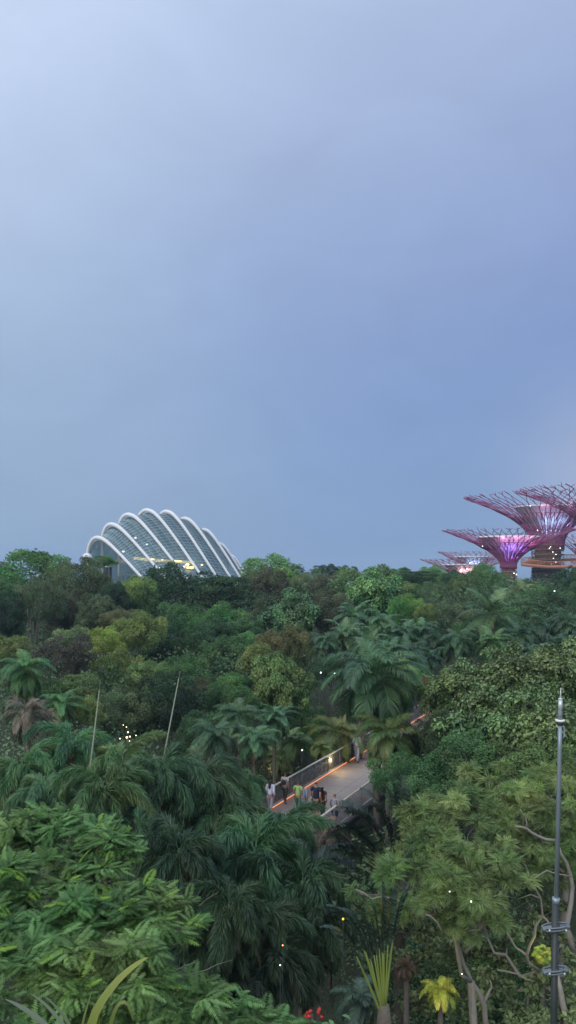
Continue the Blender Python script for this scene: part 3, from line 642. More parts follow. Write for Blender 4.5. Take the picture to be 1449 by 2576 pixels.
# ------------------------------------------------------------------ trees, far to near
trees = [
 (94,1390,125,190,'lumpy','green','broad rounded dark green tree on the skyline at the far left',.7),
 (219,1402,108,135,'fine','greyd','wide grey green tree directly left of the glass dome',1.0),
 (262,1399,150,62,'lumpy','green','small flat topped tree before the left foot of the glass dome',.42),
 (90,1443,85,125,'airy','greyd','thin crowned grey tree with two pale bare trunks at left',1.0),
 (341,1450,102,100,'round',(.08,.12,.04),'yellowish green round tree below the first white rib of the dome',.9),
 (290,1466,98,62,'round','vdark','narrow very dark tree between the grey tree and the yellowish round tree',1.1),
 (12,1462,97,86,'round','mid','mid green tree at the left edge below the skyline tree',.9),
 (20,1498,80,96,'fine','vdark','dark shadowy tree at the left edge behind the pale trunks',1.1),
 (170,1488,90,110,'fine','brown','dull brown grey tree right of the thin tree with pale trunks',.9),
 (242,1500,87,100,'fine','greyd','dim grey tree under the wide grey green tree left of the dome',.9),
 (297,1531,82,84,'fine','tan','low arching olive brown tree above the yellow green tree',.6),
 (350,1543,71,96,'lumpy','yellow','brightest yellow green tree left of centre, higher right lobe',.9),
 (265,1582,68,90,'lumpy',(.12,.16,.04),'yellow green tree down left of the brightest yellow green tree',.9),
 (185,1576,73,95,'round','grey','grey green rounded tree left of the yellow green trees',.8),
 (110,1615,78,90,'round','greyd','dark grey green tree at the feet of the two pale trunks',.8),
 (22,1604,66,100,'lumpy','olive','low olive yellow tree at the left edge beneath the pale trunks',.7),
 (170,1608,62,165,'fine','purple','wide purplish brown tree in the left middle of the woods',.8),
 (302,1640,62,108,'lumpy','olive','olive tree directly under the brightest yellow green tree',.95),
 (190,1698,51,120,'round','dullg','leafy mid green tree between the left palms and the first thin slanting pole',.8),
 (315,1724,47,140,'fine','greyd','grey dark feathery tree between the two thin slanting poles',.9),
 (222,1764,42,56,'lumpy','olive','small yellowish shrub tree beside the left thin slanting pole',.9),
 (432,1428,112,140,'lumpy','vdark','blackish green tree right below the glass dome, left of two',.95),
 (555,1428,109,135,'layered','dark','deep green tiered tree below the right end of the glass dome',.85),
 (690,1404,138,165,'lumpy','fresh','bright green broad tree on the skyline just right of the dome',.6),
 (668,1434,116,116,'fine','brown','brownish domed tree in front of the bright skyline tree right of the dome',.85),
 (389,1420,150,15,'cone','vdark','tiny dark pointed tree before the dome ribs, left of two',2.6),
 (423,1416,150,15,'cone','dark','tiny dark pointed tree before the dome ribs, right of two',2.6),
 (460,1522,91,115,'lumpy','mid','mid green clumpy tree below the blackish tree under the dome',.9),
 (560,1522,90,118,'lumpy','green','clumpy green tree below the deep green tiered tree',.85),
 (655,1504,88,76,'cone','greyd','dark grey green pointed tree under the brownish domed tree',1.3),
 (740,1497,86,110,'glossy','mid','glossy large leaved tree in the centre of the woods, below the skyline dip',.95),
 (540,1562,79,105,'round','dark','dark round tree in the middle of the left centre woods',.85),
 (612,1560,80,86,'round','mid','mid green round tree left of the grey green pointed tree foot',.85),
 (490,1588,73,86,'lumpy','dark','dark clumpy tree right of the brightest yellow green tree',.9),
 (415,1596,76,110,'round','vdark','almost black tree in the hollow right of the brightest yellow green tree',.95),
 (560,1606,68,98,'lumpy','mid','leafy green tree above the right thin slanting pole',.85),
 (622,1592,74,82,'round','green','green round tree left of the orange tinted tree',.9),
 (680,1590,66,74,'lumpy','orange','orange tinted tree in the centre of the woods',.95),
 (728,1578,67,80,'lumpy','tan','brownish olive tree right of the orange tinted tree',1.2),
 (646,1622,61,92,'lumpy','olive','olive green tree at the lower left of the orange tinted tree',.9),
 (700,1652,55,130,'weep','dullg','trailing olive tree with hanging leaves under the orange tinted tree',1.0),
 (470,1654,58,102,'lumpy','mid','green tree whose crown meets the tip of the right thin slanting pole',.85),
 (378,1666,58,98,'round','dullg','grey green rounded tree left of the tip of the right thin slanting pole',.8),
 (415,1700,48,150,'fine','vdark','dark tree behind the right thin slanting pole',.95),
 (500,1710,52,76,'lumpy','brown','reddish brown leaved tree right of the right thin slanting pole',.85),
 (546,1722,51,76,'lumpy','mid','small green clumpy tree below the reddish brown leaved tree',.9),
 (585,1695,54,72,'round','green','small green round tree left of the trailing olive tree',.85),
 (606,1730,50,78,'lumpy','mid','mid green clumpy tree above the palms left of the bridge',.9),
 (500,1790,44,100,'round','dark','dark tree behind the palms between the slanting pole and the bridge',.9),
 (768,1440,122,70,'fine','grey','grey domed tree right of the bright skyline tree',.8),
 (830,1446,118,82,'fine','brown','brown grey domed tree left of the big vine covered tree',.8),
 (800,1424,148,44,'airy','mid','small thin tree on the skyline, left of three in the dip',.8),
 (833,1421,150,44,'lumpy','dark','small dark tree on the skyline, middle of three in the dip',.7),
 (869,1425,146,46,'lumpy','mid','small green tree on the skyline, right of three in the dip',.7),
 (938,1425,108,165,'round','dullg','largest domed olive tree on the skyline right of centre',.8),
 (932,1444,97,125,'glossy','green','bright leaved vine covered tree in front of the largest domed olive tree',1.0),
 (1046,1434,135,80,'layered','dark','dark tiered tree on the skyline left of the low pink tower',.6),
 (1095,1426,150,66,'lumpy','fresh','light green tree at the left foot of the low pink tower',.75),
 (1143,1437,132,62,'round','dark','dark round tree in front of the low pink tower',.9),
 (1215,1424,150,90,'lumpy','green','green tree between the low pink tower and the violet glowing tower',.8),
 (1010,1462,104,90,'round','dullg','olive tree at the right shoulder of the largest domed tree',.9),
 (825,1486,87,98,'fine','brown','dark brownish tree between the glossy centre tree and the vine covered tree',1.0),
 (1028,1498,86,64,'lumpy','bright','vivid green small tree right of the vine covered tree',.95),
 (1072,1519,84,50,'lumpy','yellow','small yellow green tree right of the vivid green small tree',.8),
 (1082,1466,114,70,'airy',(.06,.11,.06),'pale feathery tree under the light green tree by the low pink tower',1.1),
 (1160,1452,116,98,'fine','dullg','soft grey green tree below the dark round tree by the low pink tower',.9),
 (1345,1474,118,90,'round','fresh','light green tree at the foot of the tallest tower',.8),
 (1300,1500,97,105,'round','mid','mid green tree below the violet glowing tower',.85),
 (1385,1478,101,95,'lumpy','tealg','blue green tree below the tallest tower',.8),
 (1444,1424,110,72,'round','teal','dark blue green tree at the right edge below the towers',1.2),
 (1140,1508,92,118,'fine','greyd','grey green fine leaved tree left of the tall coconut palm',.85),
 (1185,1560,82,90,'round','mid','mid green tree at the left of the tall coconut palm',.9),
 (1250,1520,90,100,'round','mid','green tree right behind the tall coconut palm',.9),
 (1405,1625,42,190,'glossy',(.055,.078,.034),'big olive green large leaved tree at the right edge above the lamp pole',.85),
 (1275,1640,41,170,'glossy',(.05,.08,.034),'large leaved green tree in the middle of the right thicket',.85),
 (1150,1676,41,140,'glossy',(.052,.085,.034),'large leaved tree with lighter top at the left end of the right thicket',.9),
 (1130,1790,39,120,'fine','greyd','grey wispy tree left under the right thicket near the bridge',.9),
 (1230,1745,38,190,'glossy','dullg','dull green large leaved tree below the middle of the right thicket',.9),
 (1370,1755,36,210,'glossy','dullg','dull green large leaved tree directly behind the lamp pole top',.9),
 (1180,1860,34,190,'lumpy','mid','clumpy green tree above the feathery olive tree',.8),
 (1330,1880,33,200,'lumpy','dullg','clumpy dull green tree behind the middle of the lamp pole',.8),
 (1010,1900,37,120,'lumpy','mid','clumpy green tree between the drooping palm and the feathery olive tree',.8),
 (1075,1820,41,110,'fine','greyd','grey green bush crown right of the bridge below the copper shrub',.9),
 (1055,1960,32,130,'round','mid','round green tree right of the dark blades of the rear traveller palm',.8),
 (3,1418,190,60,'lumpy','greyd','distant hazy tree at the far left edge of the skyline',.8),
 (1010,1428,175,60,'round','green','distant round tree on the skyline between the domed tree and the low pink tower',.7),
 (1065,1431,185,60,'fine','mid','farthest low tree just left of the low pink tower tip',.7),
 (1250,1442,175,55,'round','mid','far tree touching the left side of the violet tower trunk',.8),
 (1325,1458,170,50,'lumpy','green','far tree in the gap between the violet tower trunk and the tallest tower',.8),
 (1430,1456,160,50,'fine','tealg','far blue green tree right of the tallest tower trunk',.8),
 (745,1775,58,130,'fine','fresh','fresh green low tree between the left palms and the big palm by the bridge',.7),
 (1140,2400,28,200,'lumpy','dullg','shadowed clumpy tree behind the trunk of the feathery olive tree',.9),
 (1290,2380,28,200,'lumpy','mid','shadowed green tree behind the bare branches at the lower right',.9),
 (1020,2390,29,150,'round','dark','dark tree filling the gap right of the front traveller palm',.9),
 (1040,1850,43,110,'lumpy','mid','clumpy green tree at the right side of the bridge',.8),
 (834,1648,58,78,'round','teal','dark bush crowned tree left above the fan palm by the bridge',.8),
]
for t_ in trees:
    dx, dy, D, wd, k, c, lab, hz = t_
    tree(dx, dy, D, wd, k, c, lab, hz)
# two pale bare trunks of the thin grey tree
def twin():
    for (x0, y0, x1, y1) in ((77, 1560, 78, 1630), (96, 1560, 86, 1636)):
        a = pt(x0, y0, 84.5); b = pt(x1, y1, 84.5); b2 = b+(b-a)*3.2; b2[2] = 0
        mb = MB(); base = np.array([b2[0], b2[1], 0]); mb.tube([b2-base, b-base, a-base, a-base+[.1, .1, 1.0]], [.2, .15, .11, .05], 7)
        mb.tube([a-base-[0, 0, 1], a-base+[-.3, 0, .5], a-base+[-.4, .2, 1.2]], [.09, .06, .03], 5)
        mb.tube([a-base, a-base+[.3, 0, .6], a-base+[.4, .2, 1.3]], [.09, .06, .03], 5)
        tag(link('bare_trunk', mb.me('bare_trunk', True), PALE_BARK, loc=tuple(base)), 'pale slender trunk, %s of the pair at the left' % ('left and upright' if x0 == 77 else 'right and leaning'), 'tree trunk')
twin()

palms = [  # hub dx, dy, D, spread, kind, colour, label
 (890,1552,75,95,'far','tealg','grey green feather palm under the vine covered tree'),
 (868,1600,68,100,'far','tealg','feather palm below left of the vine covered tree, above the fan palm'),
 (962,1572,72,100,'far','tealg','feather palm in the palm belt right of centre, top row'),
 (1010,1600,68,100,'far','tealg','feather palm below the vivid green small tree'),
 (932,1625,62,105,'far','tealg','feather palm in the middle of the palm belt above the fan palm'),
 (815,1618,66,80,'far','teal','dark feather palm right of the brownish olive tree'),
 (1060,1592,70,90,'far','tealg','feather palm below the small yellow green tree'),
 (1100,1620,62,100,'far','teal','dark feather palm above the left end of the right thicket'),
 (1155,1612,60,90,'far','tealg','feather palm left below the tall coconut palm'),
 (1030,1650,58,100,'far','teal','dark feather palm above the copper red shrub'),
 (1080,1660,55,80,'far','teal','feather palm touching the right thicket behind the bridge'),
 (985,1640,58,90,'far','tealg','feather palm directly above the right fan palm'),
 (1237,1547,75,150,'coconut',(.06,.10,.055),'tall coconut palm with separate arching fronds right of centre'),
 (1312,1494,118,80,'far','olive','yellowish feather palm right of the violet glowing tower trunk'),
 (1312,1605,64,95,'far','teal','drooping blue green palm right of the tall coconut palm'),
 (1372,1578,68,95,'far','teal','drooping blue green palm, upper one in the right dark group'),
 (1428,1570,66,90,'far','teal','drooping blue green palm at the right edge above the thicket'),
 (1345,1645,58,90,'far','teal','drooping dark palm just above the right thicket'),
 (1410,1628,60,90,'far','teal','drooping dark palm, lowest one at the right edge'),
 (1240,1618,60,90,'far','mid','green palm under the hanging fronds of the tall coconut palm'),
 (600,1800,43,120,'feather','tealg','feather palm left of the bridge under the trailing olive tree'),
 (690,1810,44,120,'feather','tealg','feather palm just left of the fan palm beside the bridge'),
 (540,1850,38,120,'feather','teal','dark feather palm right of the right thin slanting pole foot'),
 (640,1862,38,120,'feather','tealg','feather palm above the left end of the bridge railing'),
 (735,1865,47,100,'feather','dullg','olive feather palm behind the bridge railing'),
 (66,1690,50,150,'feather','green','fresh green feather palm at the left, above the withered palm'),
 (150,1775,42,130,'feather','mid','green feather palm right of the withered palm'),
 (948,1705,42,280,'feather','tealg','big feather palm in front of the bridge, left crown'),
 (1000,1700,47,170,'feather','fresh','yellow green feather palm behind the bridge, right crown'),
 (975,1850,40,170,'feather','dullg','drooping feather palm over the right side of the bridge'),
 (850,1845,54,150,'feather','olive','olive palm with long hanging fronds lit from below behind the railing'),
 (700,1905,50,90,'feather','olive','low olive palm behind the bridge railing, left of the garden lamp'),
 (810,1880,52,60,'feather','olive','low olive palm behind the railing, right of the garden lamp'),
 # foxtail palms; the lowest have the thicket's shade put into darker leaf colours
 (50,1945,27,210,'fluffy',(.05,.10,.06),'foxtail palm with plume fronds at the left edge'),
 (175,1880,29,190,'fluffy',(.035,.09,.055),'foxtail palm left of the foot of the left slanting pole'),
 (265,1990,24,230,'fluffy',(.042,.085,.045),'foxtail palm right behind the bright foreground tree top'),
 (400,1955,26,230,'fluffy',(.035,.075,.045),'foxtail palm at the foot of the right slanting pole'),
 (505,1955,28,220,'fluffy',(.04,.085,.055),'foxtail palm behind and left of the white shirted person'),
 (640,2150,24,320,'fluffy',(.032,.078,.046),'large foxtail palm just below the people on the bridge'),
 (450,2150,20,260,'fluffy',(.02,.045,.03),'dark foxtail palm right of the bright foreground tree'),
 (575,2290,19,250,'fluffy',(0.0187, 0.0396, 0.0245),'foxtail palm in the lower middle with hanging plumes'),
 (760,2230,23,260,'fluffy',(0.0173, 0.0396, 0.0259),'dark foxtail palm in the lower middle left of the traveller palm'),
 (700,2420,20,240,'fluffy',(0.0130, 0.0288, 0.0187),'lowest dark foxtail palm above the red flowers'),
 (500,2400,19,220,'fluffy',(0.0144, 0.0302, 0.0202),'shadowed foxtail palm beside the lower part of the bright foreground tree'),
 (350,2110,22,220,'fluffy',(.026,.06,.035),'shaded foxtail palm behind the top right of the bright foreground tree'),
 (695,2098,26,220,'fluffy',(.032,.078,.046),'foxtail palm whose top plume crosses in front of the people'),
 (555,2065,27,230,'fluffy',(.03,.07,.045),'foxtail palm covering the near end of the bridge, just left of its railing end'),
 (310,1920,28,190,'fluffy',(.045,.085,.045),'foxtail palm midway between the two slanting poles'),
 (600,1975,33,150,'fluffy',(.04,.085,.055),'small foxtail palm touching the lower left end of the pale railing'),
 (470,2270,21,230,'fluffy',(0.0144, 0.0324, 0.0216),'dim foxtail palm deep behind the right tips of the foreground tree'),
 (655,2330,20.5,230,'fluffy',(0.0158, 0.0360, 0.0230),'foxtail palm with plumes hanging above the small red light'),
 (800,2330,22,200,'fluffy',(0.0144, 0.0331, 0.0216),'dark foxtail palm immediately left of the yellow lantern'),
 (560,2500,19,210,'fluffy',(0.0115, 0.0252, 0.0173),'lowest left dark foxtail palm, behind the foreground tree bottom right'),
 (120,2010,25,200,'fluffy',(.032,.075,.045),'foxtail palm rising behind the bright foreground tree at far left'),
]
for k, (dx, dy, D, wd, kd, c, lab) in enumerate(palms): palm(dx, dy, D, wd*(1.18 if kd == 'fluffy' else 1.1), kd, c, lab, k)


# ------------------------------------------------------------------ foreground trees built branch by branch
def near_tree(name, label, cl, base, fork, N_, size, templ, m, col, r0, seed, droop=.2, horiz=.5, flat=.6, tips=0, bark=BARK, leafrc=1.0, extra=(), cat='tree'):
    r = np.random.default_rng(seed); B = np.array([*pt(*base)[:2], 0]); B[2] = ground(B[0], B[1]); fk = pt(*fork)
    e = empty(name, tuple(B), label, cat)
    P = np.array([pt(a, b, c) for a, b, c, d in cl]); rc = np.array([d/F*c for a, b, c, d in cl])
    mb = MB(); ctr = P.mean(0)+[0, 0, -1.]
    # each clump is several sub-clumps
    S = 7; sub = (P[:, None]+r.normal(size=(len(P), S, 3))*rc[:, None, None]*[.55, .55, .35]).reshape(-1, 3); rs = np.repeat(rc, S)*r.uniform(.22, .5, len(sub))*leafrc
    clump_leaves(mb, sub-B, rs, unit(sub-ctr), N_, size, templ, r, flat=flat, droop=droop, horiz=horiz, tips=tips)
    link('crown', mb.me('crown'), m, e, color=col)
    # limbs: join each clump to the nearest part already grown
    mb = MB(); mid = (B+fk)/2+r.normal(size=3)*[.15, .15, 0]
    mb.tube([B-B, mid-B, fk-B], [r0*1.4, r0*1.1, r0], 8)
    for path, ra, rb in extra:
        q = np.array([pt(*p) for p in path]); qq = [q[0]]
        for i in range(1, len(q)):
            mdp = (q[i-1]+q[i])/2+r.normal(size=3)*np.linalg.norm(q[i]-q[i-1])*.06; qq += [mdp, q[i]]
        mb.tube(np.array(qq)-B, np.linspace(ra, rb, len(qq)), 6)
    nodes = [fk]; lev = [0]
    for i in np.argsort(np.linalg.norm(P-fk, axis=1)):
        j = int(np.argmin([np.linalg.norm(P[i]-n_)+.4*l for n_, l in zip(nodes, lev)])); a, b = nodes[j], P[i]-[0, 0, rc[i]*.3]
        m1 = a*.66+b*.34+r.normal(size=3)*.08*np.linalg.norm(b-a)+[0, 0, -.05]; m2 = a*.33+b*.67+r.normal(size=3)*.08*np.linalg.norm(b-a)
        ra = r0*.62*.72**lev[j]; mb.tube(np.array([a, m1, m2, b])-B, [ra, ra*.85, ra*.7, ra*.6], 6)
        nodes += [m2, b]; lev += [lev[j]+.7, lev[j]+1]
        for k in range(S):
            c = sub[i*S+k]; m3 = (b+c)/2+r.normal(size=3)*.06; mb.tube(np.array([m2, m3, c])-B, [ra*.4, ra*.28, ra*.1], 4)
    link('trunk', mb.me('trunk', True), bark, e)
    return e

fl = [(40,2090,14,85),(130,2080,14,70),(170,2045,14.2,45),(250,2110,13.6,75),(330,2090,13.6,55),(350,2140,13.3,40),(60,2190,13,95),(180,2180,13,85),(270,2190,13,55),
      (30,2300,12,95),(140,2290,12,95),(250,2290,12,95),(350,2280,12.2,80),(430,2265,12.4,60),(470,2255,12.5,35),(390,2340,12,60),(450,2330,12,55),(490,2330,12,28),
      (60,2410,11,100),(180,2400,11,95),(290,2390,11,85),(370,2400,11,65),(420,2440,11,45),(100,2510,10.3,100),(230,2500,10.3,90),(340,2500,10.5,85),(440,2500,10.6,80),
      (530,2480,10.8,55),(560,2530,10.8,60),(640,2540,11,55),(700,2570,11,45),(480,2570,10.4,80),(300,2590,10,90),(100,2620,10,110),(600,2610,10.6,70),(780,2610,11,40)]
fl = [(a-(38 if a > 300 else 12), b+6, c, d*.82) for a, b, c, d in fl]
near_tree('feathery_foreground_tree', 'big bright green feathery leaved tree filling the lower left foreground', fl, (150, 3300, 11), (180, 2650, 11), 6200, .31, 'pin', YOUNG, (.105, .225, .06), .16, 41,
          droop=.15, horiz=.76, flat=.32, tips=.2, extra=[(((500, 2280, 12.2), (520, 2262, 12.1), (548, 2245, 12)), .012, .004), (((420, 2452, 11), (470, 2428, 11), (500, 2412, 11)), .014, .004), (((425, 2455, 11), (520, 2440, 11), (585, 2415, 11)), .012, .004)])
ra = [(1045,2140,22,35),(1040,2060,23,50),(1090,2030,23,60),(1080,2110,22,65),(1020,2200,21,65),(1100,2190,21,65),
      (1160,2110,22,60),(1180,2180,21,65),(1240,2160,21.5,60),(1090,2260,20.5,55),(1170,2250,20.5,65),(1240,2240,20.5,60),(1270,2200,21,50),(890,2238,21,22),(960,2290,21,40),(1000,2270,21,50),(1220,2300,20.5,50),(1130,2320,20.6,40)]
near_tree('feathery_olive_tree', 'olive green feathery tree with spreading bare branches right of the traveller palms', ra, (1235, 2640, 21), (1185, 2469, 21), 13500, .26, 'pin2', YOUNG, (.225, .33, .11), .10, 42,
          droop=.3, horiz=.45, flat=.5, tips=.12, bark=PALE_BARK,
          extra=[(((1230, 2640, 21), (1217, 2524, 21), (1185, 2469, 21), (1165, 2424, 21), (1145, 2354, 21), (1140, 2314, 21), (1115, 2284, 21), (1075, 2255, 21)), .085, .022),
                 (((1217, 2524, 21), (1228, 2500, 21), (1237, 2484, 21), (1232, 2466, 21)), .05, .02), (((1170, 2395, 21), (1200, 2370, 20.8), (1215, 2345, 20.8)), .05, .02),
                 (((1070, 2300, 20), (1100, 2320, 20), (1112, 2345, 20)), .03, .012), (((895, 2238, 20.6), (935, 2262, 20.5), (1000, 2266, 20.4), (1060, 2255, 20.5)), .02, .03)])
rb = [(1180,2000,26,50),(1240,1960,27,50),(1290,2000,26,60),(1350,1975,27,60),(1420,1960,27,60),(1270,2060,25.5,60),(1340,2050,25.5,65),(1410,2050,25,65),(1210,2060,26,50),
      (1300,2120,25,55),(1380,2130,25,60),(1440,2130,25,60),(1450,2010,26,50),(1340,2190,25,50),(1430,2210,25,45),(1150,2040,26.5,40)]
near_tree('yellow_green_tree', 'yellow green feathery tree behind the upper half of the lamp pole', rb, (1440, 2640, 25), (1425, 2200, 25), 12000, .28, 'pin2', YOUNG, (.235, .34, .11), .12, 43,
          droop=.3, horiz=.35, flat=.6, tips=.14, bark=PALE_BARK,
          extra=[(((1295, 2079, 24), (1325, 2084, 24), (1355, 2104, 24), (1397, 2114, 24)), .035, .05), (((1325, 2084, 24), (1322, 2054, 24), (1308, 2035, 24)), .03, .012),
                 (((1445, 2409, 23.4), (1425, 2330, 23.4), (1440, 2230, 24), (1425, 2170, 24), (1400, 2114, 24)), .10, .04), (((1330, 2219, 23), (1375, 2190, 23), (1440, 2205, 23)), .03, .02)])
rc_ = [(1090,2370,24,50),(1160,2400,24,50),(1040,2330,24,55),(1060,2420,23.5,45),(1250,2400,24,60),(1290,2330,24.5,55),(1350,2310,24.5,50),(1250,2480,23,50),(1330,2490,22.5,60),(1400,2510,22,60),
       (1440,2450,22.5,55),(1300,2560,22,60),(1380,2580,21.5,70),(1440,2590,21,60),(1170,2530,23.5,50),(1060,2500,23.5,45),(1410,2370,24,50),(1270,2600,21.5,50),(1200,2330,24,50)]
near_tree('branching_tree', 'dark leaved tree with many pale bare branches at the lower right', rc_, (1420, 2900, 22.5), (1360, 2444, 22.5), 14000, .17, 'leaf', LEAF, (.14, .20, .075), .10, 44,
          droop=.3, horiz=.2, bark=PALE_BARK,
          extra=[(((1360, 2444, 22), (1325, 2404, 21.6), (1345, 2354, 21.6), (1365, 2304, 21.6), (1360, 2259, 21.6), (1330, 2219, 21.6), (1318, 2170, 21.6)), .05, .015),
                 (((1325, 2404, 21.6), (1297, 2384, 21.6), (1265, 2314, 21.6), (1255, 2290, 21.6)), .04, .015), (((1365, 2304, 21.6), (1385, 2330, 21.5), (1400, 2340, 21.5)), .03, .02),
                 (((1360, 2259, 21.6), (1335, 2250, 21.6), (1300, 2262, 21.6)), .025, .01), (((1425, 2600, 21), (1415, 2524, 21), (1400, 2450, 21.3), (1360, 2444, 22)), .10, .05),
                 (((1250, 2440, 22), (1300, 2450, 22), (1350, 2470, 22)), .03, .02)])

# ------------------------------------------------------------------ traveller palms
BLADE = leafmat('blade_foliage', spec=.4, rough=.45, trans=.2)
PET = mat('petiole_green', (.16, .21, .045), .5, noise=.2)
def traveller(dx, dy, D, pet, bl, az, label, n=15, spread=75, bw=.17, tilt=0, col=(.035, .07, .04), gz=None):
    h = pt(dx, dy, D); g = ground(h[0], D) if gz is None else gz; e = empty('traveller_palm', (h[0], D, g), label, 'palm'); px = D/F; r = np.random.default_rng(int(dx)); H = h[2]-g
    ax = np.array([math.cos(az), math.sin(az), 0])
    mb = MB(); mb.tube([(0, 0, 0), (0, 0, H-.3), (0, 0, H+.1)], [.2, .17, .12], 10); link('trunk', mb.me('trunk'), BARK, e)
    for i in range(n):
        th = R(-spread+2*spread*i/(n-1)+r.uniform(-3, 3)+tilt); d = ax*math.sin(th)+np.array([0, 0, math.cos(th)]); Lp = pet*px*r.uniform(.85, 1.1); s0 = np.array([0, 0, H-.25+.35*(i % 3)/3])
        bend = np.array([0, 0, -.12*abs(math.sin(th))]); p = [s0+d*Lp*t+bend*t*t*Lp for t in np.linspace(0, 1, 6)]
        mb = MB(); mb.tube(p, np.linspace(.042, .016, 6), 5); o = link('petiole', mb.me('petiole'), PET, e)
        # torn paddle blade
        Lb = bl*px*r.uniform(.85, 1.1); K = 22; side = unit(np.cross(d, ax)+ax*r.uniform(-.7, .7)+r.normal(size=3)*.2); side = unit(side-d*np.dot(side, d)); nn = np.cross(d, side); V = []; Fc = []; var = []
        base = p[-1]; q = base.copy(); dirn = d.copy()
        for k in range(K):
            t = k/(K-1); wv = bw*Lb*math.sin(math.pi*min(1, .12+t*.83))**.6
            for sg in (-1, 1):
                sl_ = r.uniform(.02, .22); a = q; b = q+dirn*Lb/K*.95; c1 = side*sg*wv*r.uniform(.85, 1.1)+nn*(-abs(wv)*.25)+np.array([0, 0, -wv*sl_*2])
                i0 = len(V); V += [a, b, b+c1+dirn*wv*.25, a+c1+dirn*wv*.3]; Fc += [(i0, i0+1, i0+2), (i0, i0+2, i0+3)]; var += [r.uniform(.2, .8)]*4
            q = q+dirn*Lb/K; dirn = unit(dirn+np.array([0, 0, -.045])*(1+2*t))
        mb = MB(); mb.add(V, Fc, np.array(var)); link('leaf_blade', mb.me('leaf_blade'), BLADE, e, color=col)
    return e
traveller(966, 2540, 18, 185, 150, 0.1, 'front traveller palm with a fan of yellow green leaf stalks at the bottom centre', 12, 15, .12, -6, (.03, .06, .04))
traveller(1005, 2215, 25, 125, 150, 0.15, 'rear traveller palm with a wide fan of stalks and dark blades beside the bridge', 17, 28, .19, -25, (.032, .058, .036))

# ------------------------------------------------------------------ smaller plants
WARM = (1.0, .62, .22)
def point(name, dx, dy, D, col, e_, parent=None, soft=.15, off=(0, 0, 0)):
    L = bpy.data.lights.new(name, 'POINT'); L.energy = e_; L.color = col; L.shadow_soft_size = soft
    o = bpy.data.objects.new(name, L); C.objects.link(o); o.location = pt(dx, dy, D)+np.array(off); return o
def lamp(dx, dy, D, col, rad, label, es=14, pw=0, name='garden_lamp', cat='lamp'):
    rad *= .5; es *= .38; p = pt(dx, dy, D); g = ground(p[0], D); e = empty(name, (p[0], D, g), label, cat); H = p[2]-g
    mb = MB(); mb.tube([(0, 0, 0), (0, 0, H-rad*.6)], min(.02, rad*.25), 6); link('post', mb.me('post'), mat('dark_metal', (.05, .055, .06), .5, metal=.6), e)
    mb = MB(); mb.lathe([(.005, H-rad), (rad*.8, H-rad*.5), (rad, H), (rad*.8, H+rad*.5), (.005, H+rad)], 10); link('bulb', mb.me('bulb'), mat('bulb_%s' % ''.join('%02x' % int(v*99) for v in col), col, emit=col, es=es), e)
    if pw:
        L = bpy.data.lights.new('glow', 'POINT'); L.energy = pw; L.color = col; L.shadow_soft_size = .2; o = bpy.data.objects.new('glow', L); C.objects.link(o); o.parent = e; o.location = (0, -.4, H+.3)
lamp(760, 1887, 50, (1, .9, .6), .09, 'small white garden lamp behind the bridge railing', pw=14)
lamp(807, 1692, 55, (.9, 1, .9), .09, 'small white light above the fan of the big palm, left one of two')
lamp(842, 1694, 55, (.9, 1, .9), .09, 'small white light above the fan of the big palm, right one of two')
lamp(1395, 1487, 96, (1, .95, .9), .14, 'tiny white lamp in the trees below the tallest tower')
lamp(705, 2428, 17.2, (1, .8, .6), .025, 'small white lamp low in the dark foxtail palms')
lamp(711, 2378, 17.2, (1, .22, .12), .03, 'small red light low in the dark foxtail palms')
lamp(863, 2312, 19.4, (1, .7, .05), .06, 'yellow lantern left of the front traveller palm', es=2, pw=3)
lamp(1131, 2243, 19.2, (1, 1, .9), .02, 'tiny white lamp in the olive feathery tree, upper one of two')
lamp(1185, 2268, 19.2, (1, 1, .9), .028, 'tiny white lamp in the olive feathery tree, lower one of two')
lamp(1162, 2450, 20, (1, 1, .9), .022, 'tiny white lamp beside the bare trunk at the lower right')
lamp(940, 1886, 51, (1, .8, .4), .07, 'small amber lamp at the far part of the bridge')
k = 0
for dx, dy, rr_ in ((319, 1855, .10), (327, 1853, .07), (322, 1842, .07), (318, 1829, .05), (310, 1824, .04), (342, 1850, .05), (302, 1858, .06), (326, 1864, .05)):
    lamp(dx, dy, 40, (1, .78, .38), rr_, ['largest glowing bulb in the cluster of warm lights between the slanting poles', 'bulb touching the right of the largest warm bulb', 'warm bulb just above the largest one',
        'second highest warm bulb in the cluster between the slanting poles', 'highest warm bulb in the cluster between the slanting poles', 'warm bulb farthest right in the cluster', 'warm bulb farthest left in the cluster', 'lowest warm bulb in the cluster'][k], es=10, pw=9 if k == 0 else 0, name='string_light', cat='light'); k += 1

def plume_plant(dx, dy, D, wpx, kind, col, name, label, cat='plant', zs=1):
    h = pt(dx, dy, D); s = wpx/2/F*D/2.9*1.15; g = min(ground(h[0], D), h[2]-.5)
    e = empty(name, (h[0], D, g), label, cat, rz=dx % 6.28); link('leaves', PC[kind][0], PALM, e, (0, 0, h[2]-g), (s, s, s*zs), color=col)
    mb = MB(); mb.tube([(0, 0, 0), (0, 0, h[2]-g)], [.09, .07], 8); link('stem', mb.me('stem'), BARK, e)
plume_plant(905, 2515, 19, 150, 'feather', (.05, .10, .07), 'cycad', 'blue green cycad at the bottom centre left of the front traveller palm')
plume_plant(1108, 2492, 20.5, 100, 'feather', (.38, .42, .03), 'yellow_lit_fern', 'bright yellow lit fern low on the right of the front traveller palm')  # yellow of the uplight is put into the leaf colour
plume_plant(1365, 2398, 22.2, 55, 'fan', (.36, .44, .03), 'yellow_lit_palm', 'bright yellow lit plant behind the lower lamp pole clamps')  # leaf colour also holds the yellow light falling on it
